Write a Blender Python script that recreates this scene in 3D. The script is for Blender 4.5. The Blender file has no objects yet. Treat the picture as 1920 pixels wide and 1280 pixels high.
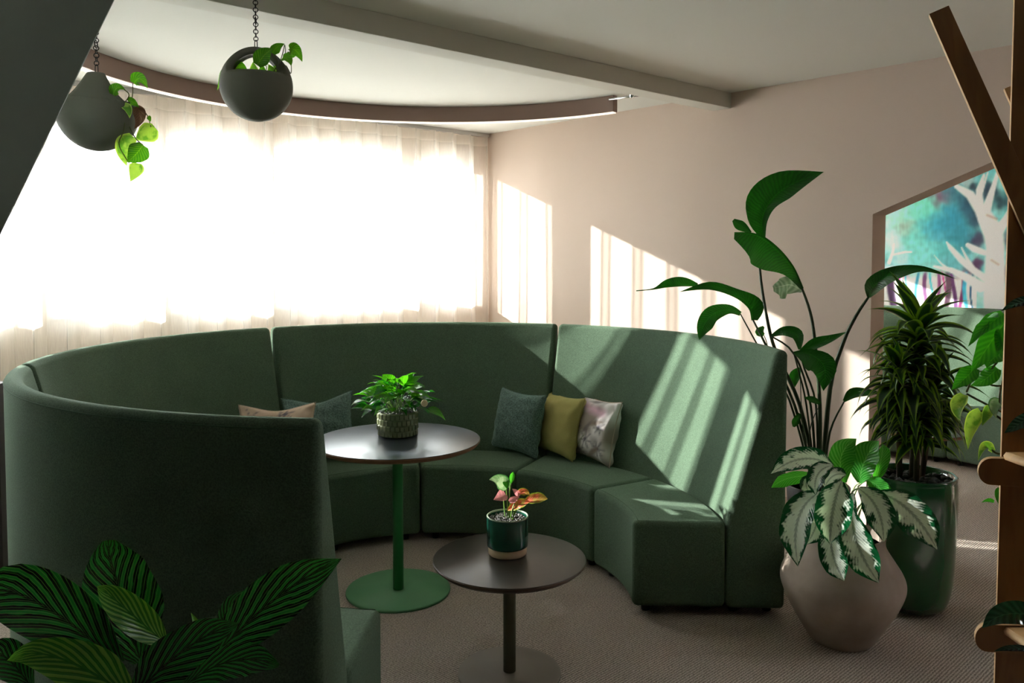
import bpy, bmesh, math, random
from mathutils import Vector, Matrix, noise
R = math.radians; PI = math.pi
sc = bpy.context.scene
C = sc.collection
random.seed(7)

# ------------------------------------------------------------------ camera, light, exposure
FPX, CX, PY, PITCH, EYE = 1502.48, 960.0, 552.7, R(2.4775), 1.55
cam_d = bpy.data.cameras.new('camera'); cam = bpy.data.objects.new('camera', cam_d); C.objects.link(cam)
cam_d.sensor_width = 36; cam_d.lens = 36*FPX/1920; cam_d.shift_y = (PY-640)/1920
cam_d.clip_start = 0.05; cam_d.clip_end = 200
cam.location = (0, 0, EYE); cam.rotation_euler = (PI/2-PITCH, 0, 0)
sc.camera = cam
w = bpy.data.worlds.new('sky'); sc.world = w; w.use_nodes = True
bg = w.node_tree.nodes['Background']
bg.inputs[0].default_value = (0.93, 0.965, 1.0, 1); bg.inputs[1].default_value = 12.0
SUN_EL = math.atan(0.332)
sun_d = bpy.data.lights.new('sun', 'SUN'); sun_d.energy = 13; sun_d.angle = R(0.55); sun_d.color = (1.0, 0.965, 0.91)
sun = bpy.data.objects.new('sun', sun_d); C.objects.link(sun)
sd = Vector((0.961, -0.276, -math.tan(SUN_EL))).normalized()
sun.rotation_euler = sd.to_track_quat('-Z', 'Y').to_euler(); sun.location = (-8, 8, 6)
vs = sc.view_settings
vs.view_transform = 'Standard'; vs.look = 'None'; vs.gamma = 1; vs.exposure = 1.22; vs.use_curve_mapping = False
sc.cycles.max_bounces = 10; sc.cycles.diffuse_bounces = 6; sc.cycles.transparent_max_bounces = 24
sc.cycles.sample_clamp_indirect = 8; sc.cycles.use_denoising = True
sc.cycles.caustics_reflective = False; sc.cycles.caustics_refractive = False

# ------------------------------------------------------------------ helpers
def P(px, py, d):
    """point of the room seen at that place of the photograph at a depth d (metres ahead of the camera)"""
    X = (px-CX)/FPX; U = (PY-py)/FPX
    Y = math.cos(PITCH)+U*math.sin(PITCH); Z = -math.sin(PITCH)+U*math.cos(PITCH)
    k = d/Y
    return Vector((X*k, d, EYE+Z*k))
def srgb(r, g, b):
    f = lambda c: (c/12.92 if c <= .04045 else ((c+.055)/1.055)**2.4)
    return (f(r/255), f(g/255), f(b/255), 1)
def link(o, parent=None):
    C.objects.link(o)
    if parent is not None: o.parent = parent
    return o
def mesh(name, verts, faces, mat=None, parent=None, smooth=False, uvs=None):
    me = bpy.data.meshes.new(name); me.from_pydata([tuple(v) for v in verts], [], faces); me.update()
    if smooth:
        me.polygons.foreach_set('use_smooth', [True]*len(me.polygons))
    if uvs:
        ul = me.uv_layers.new(name='UVMap')
        li = [0]*len(me.loops); me.loops.foreach_get('vertex_index', li)
        flat = []
        for i in li: flat += list(uvs[i])
        ul.data.foreach_set('uv', flat)
    if mat:
        me.materials.append(mat)
    return link(bpy.data.objects.new(name, me), parent)
def thing(name, label, cat, loc=(0, 0, 0), group=None):
    o = bpy.data.objects.new(name, None); C.objects.link(o); o.location = loc
    o.empty_display_size = .1
    o['label'] = label; o['category'] = cat
    if group: o['group'] = group
    return o
def tag(o, label, cat, group=None):
    o['label'] = label; o['category'] = cat
    if group: o['group'] = group
    return o
def struct(o):
    o['kind'] = 'structure'; return o
def fix(o, root):
    """child meshes are written in world coordinates; move them into the frame of their root"""
    o.matrix_parent_inverse = Matrix.Translation(-Vector(root.location))
    return o
def bevel(o, w, seg=3, ang=30):
    m = o.modifiers.new('bevel', 'BEVEL'); m.width = w; m.segments = seg; m.limit_method = 'ANGLE'; m.angle_limit = R(ang)
    m.harden_normals = True
    o.data.polygons.foreach_set('use_smooth', [True]*len(o.data.polygons))
    return o
def prism(name, poly, z0, z1, mat, parent=None, bev=0):
    n = len(poly)
    a = sum(poly[i][0]*poly[(i+1) % n][1]-poly[(i+1) % n][0]*poly[i][1] for i in range(n))
    if a < 0: poly = poly[::-1]
    v = [(x, y, z0) for x, y in poly]+[(x, y, z1) for x, y in poly]
    f = [tuple(range(n))[::-1], tuple(range(n, 2*n))]+[(i, (i+1) % n, n+(i+1) % n, n+i) for i in range(n)]
    o = mesh(name, v, f, mat, parent)
    if bev: bevel(o, bev)
    return o
def solid(name, quads8, mat, parent=None, bev=0):
    """joined prisms: list of (poly, z0, z1)"""
    V = []; F = []
    for poly, z0, z1 in quads8:
        n = len(poly); b = len(V)
        a = sum(poly[i][0]*poly[(i+1) % n][1]-poly[(i+1) % n][0]*poly[i][1] for i in range(n))
        if a < 0: poly = poly[::-1]
        V += [(x, y, z0) for x, y in poly]+[(x, y, z1) for x, y in poly]
        F += [tuple(range(b, b+n))[::-1], tuple(range(b+n, b+2*n))]+[(b+i, b+(i+1) % n, b+n+(i+1) % n, b+n+i) for i in range(n)]
    o = mesh(name, V, F, mat, parent)
    if bev: bevel(o, bev)
    return o
def lathe(name, prof, mat, parent=None, center=(0, 0), n=64, smooth=True, close=True, off=0.0):
    V = []; F = []; m = len(prof)
    for i in range(n):
        t = 2*PI*i/n+off
        for r, z in prof: V.append((center[0]+r*math.cos(t), center[1]+r*math.sin(t), z))
    for i in range(n):
        j = (i+1) % n
        for k in range(m-1):
            F.append((i*m+k, j*m+k, j*m+k+1, i*m+k+1))
    if close:
        if prof[0][0] > 1e-5: F.append(tuple(i*m for i in range(n))[::-1])
        if prof[-1][0] > 1e-5: F.append(tuple(i*m+m-1 for i in range(n)))
    o = mesh(name, V, F, mat, parent)
    if smooth:
        fl = []
        for p in o.data.polygons: fl.append(len(p.vertices) == 4)
        o.data.polygons.foreach_set('use_smooth', fl)
    return o
def smoothprof(pts, n=5):
    """catmull-rom through the points"""
    pts = [Vector(p) for p in pts]; out = []
    for i in range(len(pts)-1):
        p0 = pts[max(i-1, 0)]; p1 = pts[i]; p2 = pts[i+1]; p3 = pts[min(i+2, len(pts)-1)]
        for k in range(n):
            t = k/n
            out.append(.5*((2*p1)+(p2-p0)*t+(2*p0-5*p1+4*p2-p3)*t*t+(3*p1-p0-3*p2+p3)*t**3))
    out.append(pts[-1]); return out
def cat1(vals, n):
    return [v[0] for v in smoothprof([(a, 0) for a in vals], n)]
def tube_data(pts, r0, r1=None, n=6):
    pts = [Vector(p) for p in pts]; r1 = r0 if r1 is None else r1
    V = []; F = []; m = len(pts); up = Vector((0.13, 0.21, 0.97))
    for i, p in enumerate(pts):
        t = (pts[min(i+1, m-1)]-pts[max(i-1, 0)]).normalized()
        s = t.cross(up)
        if s.length < .05: s = t.cross(Vector((1, 0, 0)))
        s.normalize(); q = s.cross(t)
        r = r0+(r1-r0)*i/max(m-1, 1)
        for k in range(n):
            a = 2*PI*k/n; V.append(p+s*math.cos(a)*r+q*math.sin(a)*r)
    for i in range(m-1):
        for k in range(n):
            F.append((i*n+k, i*n+(k+1) % n, (i+1)*n+(k+1) % n, (i+1)*n+k))
    F.append(tuple(range(n))[::-1]); F.append(tuple((m-1)*n+k for k in range(n)))
    return V, F
def tube(name, pts, r0, mat, parent=None, r1=None, n=6, sm=4):
    if sm: pts = smoothprof(pts, sm)
    V, F = tube_data(pts, r0, r1, n)
    return mesh(name, V, F, mat, parent, smooth=True)

# ------------------------------------------------------------------ materials
def newmat(name):
    m = bpy.data.materials.new(name); m.use_nodes = True
    nt = m.node_tree; b = nt.nodes['Principled BSDF']
    return m, nt, b
def N(nt, t, **k):
    n = nt.nodes.new(t)
    for a, v in k.items(): setattr(n, a, v)
    return n
def mathn(nt, op, a, b=None, clamp=False):
    n = nt.nodes.new('ShaderNodeMath'); n.operation = op; n.use_clamp = clamp
    for i, x in enumerate((a, b)):
        if x is None: continue
        if isinstance(x, (int, float)): n.inputs[i].default_value = x
        else: nt.links.new(x, n.inputs[i])
    return n.outputs[0]
def mixc(nt, f, a, b):
    n = nt.nodes.new('ShaderNodeMix'); n.data_type = 'RGBA'
    for i, x in ((0, f), (6, a), (7, b)):
        if isinstance(x, (int, float)): n.inputs[i].default_value = x
        elif isinstance(x, tuple): n.inputs[i].default_value = x
        else: nt.links.new(x, n.inputs[i])
    return n.outputs[2]
def plain(name, col, rough=.5, var=.08, scale=6, bump=0, bscale=200, metal=0, spec=.5, coat=0, sheen=0, detail=3, tint=None):
    m, nt, b = newmat(name)
    tc = N(nt, 'ShaderNodeTexCoord'); nz = N(nt, 'ShaderNodeTexNoise'); nz.inputs['Scale'].default_value = scale
    nz.inputs['Detail'].default_value = detail
    nt.links.new(tc.outputs['Object'], nz.inputs['Vector'])
    dark = tuple(c*(1-var) for c in col[:3])+(1,); lite = tuple(min(1, c*(1+var)) for c in col[:3])+(1,)
    if tint: lite = tint
    nt.links.new(mixc(nt, nz.outputs['Fac'], dark, lite), b.inputs['Base Color'])
    b.inputs['Roughness'].default_value = rough; b.inputs['Metallic'].default_value = metal
    b.inputs['Specular IOR Level'].default_value = spec; b.inputs['Coat Weight'].default_value = coat
    b.inputs['Sheen Weight'].default_value = sheen
    if bump:
        n2 = N(nt, 'ShaderNodeTexNoise'); n2.inputs['Scale'].default_value = bscale; n2.inputs['Detail'].default_value = 2
        nt.links.new(tc.outputs['Object'], n2.inputs['Vector'])
        bp = N(nt, 'ShaderNodeBump'); bp.inputs['Strength'].default_value = bump; bp.inputs['Distance'].default_value = .002
        nt.links.new(n2.outputs['Fac'], bp.inputs['Height']); nt.links.new(bp.outputs[0], b.inputs['Normal'])
    return m
M = {}
M['pink'] = plain('pink_paint', srgb(206, 186, 172), .85, .03, 2, .05, 120)
M['cream'] = plain('pale_window_wall_paint', srgb(236, 220, 206), .85, .02, 2, .05, 120)
M['ceiling'] = plain('ceiling_paint', srgb(218, 217, 210), .9, .02, 2)
M['beam'] = plain('beam_paint', srgb(212, 209, 200), .85, .02, 2)
M['grey_wall'] = plain('dark_wall_paint', srgb(70, 76, 72), .85, .05, 2)
M['post'] = plain('teal_grey_paint', srgb(192, 204, 198), .75, .06, 1.5)
M['frame'] = plain('window_frame_paint', srgb(225, 226, 228), .5, .02, 5)
M['ground'] = plain('paving_outside', srgb(212, 209, 202), .9, .05, 1)
M['track'] = plain('track_aluminium', srgb(190, 190, 190), .4, .03, 5, metal=.5)
M['lampbody'] = plain('bronze_lamp_housing', srgb(128, 104, 92), .5, .05, 8)
M['chrome'] = plain('polished_chrome', srgb(215, 218, 222), .15, .02, 5, metal=1)
M['black'] = plain('black_plastic', srgb(14, 14, 14), .5, .1, 9)
M['laminate'] = plain('dark_laminate', srgb(36, 43, 52), .3, .12, 30, spec=.6)
M['laminate2'] = plain('dark_taupe_laminate', srgb(50, 46, 43), .33, .12, 30, spec=.6)
M['tan_edge'] = plain('table_edge_wood', srgb(128, 88, 62), .5, .15, 60)
M['dark_edge'] = plain('dark_edge_wood', srgb(78, 58, 42), .5, .15, 60)
M['green_paint'] = plain('green_powder_coat', srgb(100, 160, 116), .5, .03, 10, .03, 400)
M['green_pole'] = plain('green_powder_coat_column', srgb(44, 128, 70), .42, .03, 10)
M['taupe_paint'] = plain('taupe_powder_coat', srgb(132, 122, 113), .5, .03, 10)
M['olive_pole'] = plain('olive_powder_coat', srgb(84, 80, 58), .5, .05, 10)
M['led'] = newmat('warm_light_strip')[0]
_b = M['led'].node_tree.nodes['Principled BSDF']; _b.inputs['Emission Color'].default_value = (1, .9, .8, 1); _b.inputs['Emission Strength'].default_value = .4
_b.inputs['Base Color'].default_value = (.9, .86, .8, 1)
M['pot_hang'] = plain('grey_green_planter', srgb(104, 104, 94), .8, .1, 6)
M['chain'] = plain('dark_chain_metal', srgb(36, 34, 34), .4, .1, 20, metal=.6)
M['stone'] = plain('mottled_stone_planter', srgb(140, 124, 112), .85, .28, 7, .35, 90, tint=srgb(186, 170, 156), detail=6)
M['glaze'] = plain('dark_green_glaze', srgb(14, 82, 40), .14, .3, 5, .12, 14, coat=.45, spec=.7)
M['glaze2'] = plain('teal_green_glaze', srgb(30, 82, 66), .12, .06, 6, coat=.7)
M['clay'] = plain('bare_clay', srgb(204, 172, 142), .8, .08, 40, .1, 300)
M['rim'] = plain('pale_glaze_rim', srgb(150, 165, 140), .3, .1, 20)
M['tile_glaze'] = plain('olive_crackle_glaze', srgb(128, 134, 104), .25, .4, 45, .2, 200, spec=.7)
M['soil'] = plain('potting_soil', srgb(34, 26, 20), .95, .4, 60, .5, 120)
M['pebble'] = plain('dark_green_grey_pebble', srgb(60, 66, 58), .6, .4, 25)
M['pebble2'] = plain('grey_gravel', srgb(96, 94, 92), .4, .6, 60)
M['stem'] = plain('dark_green_stem', srgb(38, 62, 30), .5, .2, 30)
M['stemlight'] = plain('light_green_stem', srgb(120, 160, 70), .45, .15, 30)
M['stemwhite'] = plain('pale_stem', srgb(150, 168, 120), .45, .15, 30)
M['vine'] = plain('brown_green_vine', srgb(84, 92, 50), .5, .3, 30)
M['cane'] = plain('grey_brown_cane', srgb(74, 62, 48), .85, .3, 30, .5, 60)

def fabric(name, col, bump=.5, scale=420, var=.18, sheen=.35, weave=False):
    m, nt, b = newmat(name)
    tc = N(nt, 'ShaderNodeTexCoord')
    n1 = N(nt, 'ShaderNodeTexNoise'); n1.inputs['Scale'].default_value = scale; n1.inputs['Detail'].default_value = 3
    n2 = N(nt, 'ShaderNodeTexNoise'); n2.inputs['Scale'].default_value = 5; n2.inputs['Detail'].default_value = 2
    nt.links.new(tc.outputs['Object'], n1.inputs['Vector']); nt.links.new(tc.outputs['Object'], n2.inputs['Vector'])
    dark = tuple(c*(1-var) for c in col[:3])+(1,); lite = tuple(min(1, c*(1+var)) for c in col[:3])+(1,)
    f = mathn(nt, 'MULTIPLY_ADD', n1.outputs['Fac'], 3.0); nt.nodes[-1].inputs[2].default_value = -1.0; nt.nodes[-1].use_clamp = True
    c1 = mixc(nt, f, dark, lite)
    g = mathn(nt, 'MULTIPLY_ADD', n2.outputs['Fac'], .25); nt.nodes[-1].inputs[2].default_value = .88
    vm = N(nt, 'ShaderNodeVectorMath', operation='SCALE'); nt.links.new(c1, vm.inputs[0]); nt.links.new(g, vm.inputs['Scale'])
    nt.links.new(vm.outputs[0], b.inputs['Base Color'])
    b.inputs['Roughness'].default_value = .95; b.inputs['Sheen Weight'].default_value = sheen
    b.inputs['Sheen Roughness'].default_value = .45; b.inputs['Specular IOR Level'].default_value = .12
    b.inputs['Sheen Tint'].default_value = tuple(min(1, c*3+.15) for c in col[:3])+(1,)
    bp = N(nt, 'ShaderNodeBump'); bp.inputs['Strength'].default_value = bump; bp.inputs['Distance'].default_value = .0015
    nt.links.new(n1.outputs['Fac'], bp.inputs['Height']); nt.links.new(bp.outputs[0], b.inputs['Normal'])
    return m
M['sofa'] = fabric('green_wool_felt', srgb(84, 103, 85), .6, 230, .26, .25)
M['seam'] = plain('seam_thread', srgb(70, 96, 74), .9, .05, 50)
M['chenille'] = fabric('teal_chenille', srgb(96, 118, 112), 1.0, 130, .4, .3)
M['lime'] = fabric('chartreuse_cotton', srgb(172, 165, 102), .2, 300, .06, .3)
def vcol(name, rough=.8, spec=.3):
    m, nt, b = newmat(name); a = N(nt, 'ShaderNodeAttribute'); a.attribute_name = 'paint'
    nz = N(nt, 'ShaderNodeTexNoise'); nz.inputs['Scale'].default_value = 300
    g = mathn(nt, 'MULTIPLY_ADD', nz.outputs['Fac'], .2); nt.nodes[-1].inputs[2].default_value = .9
    vm = N(nt, 'ShaderNodeVectorMath', operation='SCALE'); nt.links.new(a.outputs['Color'], vm.inputs[0]); nt.links.new(g, vm.inputs['Scale'])
    nt.links.new(vm.outputs[0], b.inputs['Base Color']); b.inputs['Roughness'].default_value = rough
    b.inputs['Specular IOR Level'].default_value = spec
    return m
M['printed'] = vcol('printed_cotton'); M['mural'] = vcol('painted_mural', .7)

def carpet():
    m, nt, b = newmat('loop_pile_carpet')
    tc = N(nt, 'ShaderNodeTexCoord'); mp = N(nt, 'ShaderNodeMapping'); mp.inputs['Rotation'].default_value[2] = R(47)
    nt.links.new(tc.outputs['Object'], mp.inputs[0])
    wv = N(nt, 'ShaderNodeTexWave'); wv.inputs['Scale'].default_value = 28; wv.inputs['Distortion'].default_value = 2.2
    wv.inputs['Detail'].default_value = 3; wv.inputs['Detail Scale'].default_value = 3
    nz = N(nt, 'ShaderNodeTexNoise'); nz.inputs['Scale'].default_value = 160; nz.inputs['Detail'].default_value = 3
    n2 = N(nt, 'ShaderNodeTexNoise'); n2.inputs['Scale'].default_value = 2.5
    for n in (wv, nz, n2): nt.links.new(mp.outputs[0], n.inputs['Vector'])
    f = mathn(nt, 'ADD', mathn(nt, 'MULTIPLY', wv.outputs['Fac'], .3), mathn(nt, 'MULTIPLY', nz.outputs['Fac'], .8))
    f = mathn(nt, 'MULTIPLY_ADD', f, 2.2); nt.nodes[-1].inputs[2].default_value = -.7; nt.nodes[-1].use_clamp = True
    c1 = mixc(nt, f, srgb(108, 98, 91), srgb(216, 202, 190))
    c2 = mixc(nt, mathn(nt, 'MULTIPLY', n2.outputs['Fac'], .35), c1, srgb(150, 142, 134))
    nt.links.new(c2, b.inputs['Base Color']); b.inputs['Roughness'].default_value = .97; b.inputs['Specular IOR Level'].default_value = .1
    bp = N(nt, 'ShaderNodeBump'); bp.inputs['Strength'].default_value = .8; bp.inputs['Distance'].default_value = .004
    nt.links.new(f, bp.inputs['Height']); nt.links.new(bp.outputs[0], b.inputs['Normal'])
    return m
M['carpet'] = carpet()
def plywood(name='birch_plywood', c0=srgb(124, 84, 46), c1=srgb(158, 112, 66)):
    m, nt, b = newmat(name)
    tc = N(nt, 'ShaderNodeTexCoord'); mp = N(nt, 'ShaderNodeMapping'); mp.inputs['Scale'].default_value = (5, 5, 1.0)
    nt.links.new(tc.outputs['Object'], mp.inputs[0])
    nz = N(nt, 'ShaderNodeTexNoise'); nz.inputs['Scale'].default_value = 3; nz.inputs['Detail'].default_value = 4; nz.inputs['Distortion'].default_value = 1.2
    nt.links.new(mp.outputs[0], nz.inputs['Vector'])
    wv = mathn(nt, 'SINE', mathn(nt, 'MULTIPLY', nz.outputs['Fac'], 18))
    f = mathn(nt, 'MULTIPLY_ADD', wv, .22); nt.nodes[-1].inputs[2].default_value = .45
    nt.links.new(mixc(nt, f, c0, c1), b.inputs['Base Color']); b.inputs['Roughness'].default_value = .45
    return m
M['ply'] = plywood(); M['ply_light'] = plywood('birch_plywood_shelf', srgb(196, 150, 92), srgb(222, 180, 124))
M['ply_edge'] = plain('plywood_edge', srgb(206, 168, 120), .6, .2, 80)

def sheer(name='sheer_curtain_voile'):
    m = bpy.data.materials.new(name); m.use_nodes = True; nt = m.node_tree; nt.nodes.clear()
    out = N(nt, 'ShaderNodeOutputMaterial'); tr = N(nt, 'ShaderNodeBsdfTransparent'); tl = N(nt, 'ShaderNodeBsdfTranslucent'); df = N(nt, 'ShaderNodeBsdfDiffuse')
    tl.inputs[0].default_value = (.93, .91, .88, 1); df.inputs[0].default_value = (.86, .84, .80, 1)
    m1 = N(nt, 'ShaderNodeMixShader'); m1.inputs[0].default_value = .45
    nt.links.new(tl.outputs[0], m1.inputs[1]); nt.links.new(df.outputs[0], m1.inputs[2])
    lw = N(nt, 'ShaderNodeLayerWeight'); lw.inputs['Blend'].default_value = .5
    tc = N(nt, 'ShaderNodeTexCoord'); mp = N(nt, 'ShaderNodeMapping'); mp.inputs['Scale'].default_value = (60, 60, 4)
    nz = N(nt, 'ShaderNodeTexNoise'); nz.inputs['Scale'].default_value = 4; nt.links.new(tc.outputs['Object'], mp.inputs[0]); nt.links.new(mp.outputs[0], nz.inputs['Vector'])
    # a woven voile closes up where it is seen edge-on
    fac = mathn(nt, 'MULTIPLY_ADD', mathn(nt, 'POWER', lw.outputs['Facing'], 1.4), .60); nt.nodes[-1].inputs[2].default_value = .40
    fac = mathn(nt, 'ADD', fac, mathn(nt, 'MULTIPLY', mathn(nt, 'SUBTRACT', nz.outputs['Fac'], .5), .12), True)
    m2 = N(nt, 'ShaderNodeMixShader'); nt.links.new(fac, m2.inputs[0]); nt.links.new(tr.outputs[0], m2.inputs[1]); nt.links.new(m1.outputs[0], m2.inputs[2])
    nt.links.new(m2.outputs[0], out.inputs[0]); return m
M['sheer'] = sheer()
def glass():
    m = bpy.data.materials.new('window_glass'); m.use_nodes = True; nt = m.node_tree; nt.nodes.clear()
    out = N(nt, 'ShaderNodeOutputMaterial'); tr = N(nt, 'ShaderNodeBsdfTransparent'); gl = N(nt, 'ShaderNodeBsdfGlossy'); gl.inputs['Roughness'].default_value = .02
    tr.inputs[0].default_value = (.95, .97, .96, 1); fr = N(nt, 'ShaderNodeFresnel'); fr.inputs[0].default_value = 1.45
    mx = N(nt, 'ShaderNodeMixShader'); nt.links.new(fr.outputs[0], mx.inputs[0]); nt.links.new(tr.outputs[0], mx.inputs[1]); nt.links.new(gl.outputs[0], mx.inputs[2])
    nt.links.new(mx.outputs[0], out.inputs[0]); return m
M['glass'] = glass()

def leafmat(name, base, second, mode='veins', freq=22, slant=.5, rough=.35, trans=.3, tcol=None, third=None, wob=.05):
    m, nt, b = newmat(name)
    uv = N(nt, 'ShaderNodeUVMap'); uv.uv_map = 'UVMap'; sp = N(nt, 'ShaderNodeSeparateXYZ'); nt.links.new(uv.outputs[0], sp.inputs[0])
    u = sp.outputs[0]; v = mathn(nt, 'ABSOLUTE', mathn(nt, 'MULTIPLY', mathn(nt, 'SUBTRACT', sp.outputs[1], .5), 2))
    tc = N(nt, 'ShaderNodeTexCoord'); nz = N(nt, 'ShaderNodeTexNoise'); nz.inputs['Scale'].default_value = 30; nz.inputs['Detail'].default_value = 3
    nt.links.new(tc.outputs['Object'], nz.inputs['Vector'])
    nf = mathn(nt, 'SUBTRACT', nz.outputs['Fac'], .5)
    ph = mathn(nt, 'SUBTRACT', u, mathn(nt, 'MULTIPLY', mathn(nt, 'POWER', v, .8), slant*.35))
    s = mathn(nt, 'SINE', mathn(nt, 'MULTIPLY', mathn(nt, 'ADD', ph, mathn(nt, 'MULTIPLY', nf, wob)), freq*2*PI))
    if mode == 'veins':
        f = mathn(nt, 'MULTIPLY_ADD', s, .22); nt.nodes[-1].inputs[2].default_value = .3
        f = mathn(nt, 'ADD', f, mathn(nt, 'MULTIPLY', mathn(nt, 'LESS_THAN', v, .045), .5), True)
        col = mixc(nt, f, base, second)
    elif mode == 'stripes':
        f = mathn(nt, 'MULTIPLY_ADD', s, 1.6); nt.nodes[-1].inputs[2].default_value = .5; nt.nodes[-1].use_clamp = True
        e = mathn(nt, 'MULTIPLY', f, mathn(nt, 'GREATER_THAN', v, .05))
        col = mixc(nt, e, base, second)
        s2 = mathn(nt, 'SINE', mathn(nt, 'MULTIPLY', ph, freq*6*PI)); 
        col = mixc(nt, mathn(nt, 'MULTIPLY', mathn(nt, 'GREATER_THAN', s2, .75), .35), col, third or second)
    elif mode == 'silver':
        a = mathn(nt, 'ADD', mathn(nt, 'MULTIPLY', s, .07), mathn(nt, 'MULTIPLY', nf, 1.7))
        f = mathn(nt, 'MULTIPLY', mathn(nt, 'SUBTRACT', .74, mathn(nt, 'ADD', v, a)), 4, True)
        mid = mathn(nt, 'MULTIPLY', mathn(nt, 'SUBTRACT', v, mathn(nt, 'ADD', .05, mathn(nt, 'MULTIPLY', s, .03))), 14, True)
        col = mixc(nt, mathn(nt, 'MULTIPLY', f, mathn(nt, 'ADD', mathn(nt, 'MULTIPLY', mid, .5), .5)), base, second)
    elif mode == 'edge':
        f = mathn(nt, 'MULTIPLY', mathn(nt, 'SUBTRACT', mathn(nt, 'ADD', v, mathn(nt, 'MULTIPLY', nf, .3)), .52), 5, True)
        col = mixc(nt, f, base, second)
    elif mode == 'blotch':
        f = mathn(nt, 'MULTIPLY_ADD', nf, 9); nt.nodes[-1].inputs[2].default_value = .5; nt.nodes[-1].use_clamp = True
        e = mathn(nt, 'MULTIPLY', mathn(nt, 'SUBTRACT', v, .7), 5, True)
        col = mixc(nt, mathn(nt, 'MAXIMUM', mathn(nt, 'MULTIPLY', f, .55), e), base, second)
    nt.links.new(col, b.inputs['Base Color']); b.inputs['Roughness'].default_value = rough; b.inputs['Specular IOR Level'].default_value = .5
    bp = N(nt, 'ShaderNodeBump'); bp.inputs['Strength'].default_value = .25; bp.inputs['Distance'].default_value = .002
    nt.links.new(s, bp.inputs['Height']); nt.links.new(bp.outputs[0], b.inputs['Normal'])
    tl = N(nt, 'ShaderNodeBsdfTranslucent')
    vm = N(nt, 'ShaderNodeVectorMath', operation='MULTIPLY'); nt.links.new(col, vm.inputs[0]); vm.inputs[1].default_value = tcol or (2.2, 2.4, .7)
    nt.links.new(vm.outputs[0], tl.inputs[0])
    mx = N(nt, 'ShaderNodeMixShader'); mx.inputs[0].default_value = trans
    out = nt.nodes['Material Output']; nt.links.new(b.outputs[0], mx.inputs[1]); nt.links.new(tl.outputs[0], mx.inputs[2]); nt.links.new(mx.outputs[0], out.inputs[0])
    return m
M['L_bird'] = leafmat('banana_like_leaf', srgb(14, 62, 20), srgb(28, 92, 30), 'veins', 30, .25, .38, .3)
M['L_cal'] = leafmat('striped_calathea_leaf', srgb(8, 30, 18), srgb(30, 96, 50), 'stripes', 8.5, 1.3, .27, .18, third=srgb(96, 140, 90), wob=.09)
M['L_cal2'] = leafmat('young_calathea_leaf', srgb(34, 98, 26), srgb(104, 150, 76), 'stripes', 9, 1.3, .3, .35)
M['L_sil'] = leafmat('silver_patterned_leaf', srgb(14, 78, 42), srgb(224, 234, 224), 'silver', 16, .9, .2, .18, tcol=(1.1, 1.4, .8))
M['L_agl'] = leafmat('fresh_green_leaf', srgb(26, 112, 26), srgb(90, 160, 80), 'veins', 12, .9, .25, .35)
M['L_dra'] = leafmat('lime_edged_leaf', srgb(16, 56, 22), srgb(110, 146, 38), 'edge', 3, .1, .35, .25)
M['L_pot'] = leafmat('heart_shaped_leaf', srgb(36, 104, 18), srgb(104, 148, 40), 'veins', 9, .9, .3, .4)
M['L_potlight'] = leafmat('pale_marbled_leaf', srgb(92, 140, 60), srgb(172, 192, 110), 'blotch', 9, .9, .35, .4)
M['L_ant'] = leafmat('bright_table_plant_leaf', srgb(34, 124, 16), srgb(100, 166, 34), 'veins', 8, .9, .25, .4, tcol=(1.7, 1.7, .8))
M['L_antdark'] = leafmat('dark_table_plant_leaf', srgb(16, 82, 22), srgb(40, 116, 40), 'veins', 8, .9, .2, .3)
M['L_pink'] = leafmat('dusty_pink_leaf', srgb(206, 138, 142), srgb(216, 160, 158), 'veins', 8, .9, .4, .3, tcol=(1.4, 1.1, 1.1))
M['L_orange'] = leafmat('salmon_and_lime_leaf', srgb(232, 120, 84), srgb(140, 176, 44), 'blotch', 8, .9, .4, .3, tcol=(1.3, 1.2, .9))
M['L_white'] = leafmat('cream_and_green_leaf', srgb(178, 200, 160), srgb(70, 134, 66), 'blotch', 8, .9, .3, .3, tcol=(1.2, 1.3, 1))
M['L_brown'] = leafmat('withered_brown_leaf', srgb(96, 66, 50), srgb(120, 90, 60), 'veins', 8, .9, .6, .2, tcol=(1.3, 1.1, .9))
M['L_pale'] = leafmat('pale_curled_leaf', srgb(110, 140, 112), srgb(188, 206, 186), 'veins', 7, .1, .25, .25, tcol=(1.1, 1.2, .9))
M['L_dark'] = leafmat('glossy_dark_leaf', srgb(14, 44, 36), srgb(40, 80, 66), 'veins', 10, .4, .18, .1)
M['L_shelf'] = leafmat('mid_green_shelf_leaf', srgb(26, 108, 24), srgb(70, 146, 40), 'veins', 9, .7, .3, .4)

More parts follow.
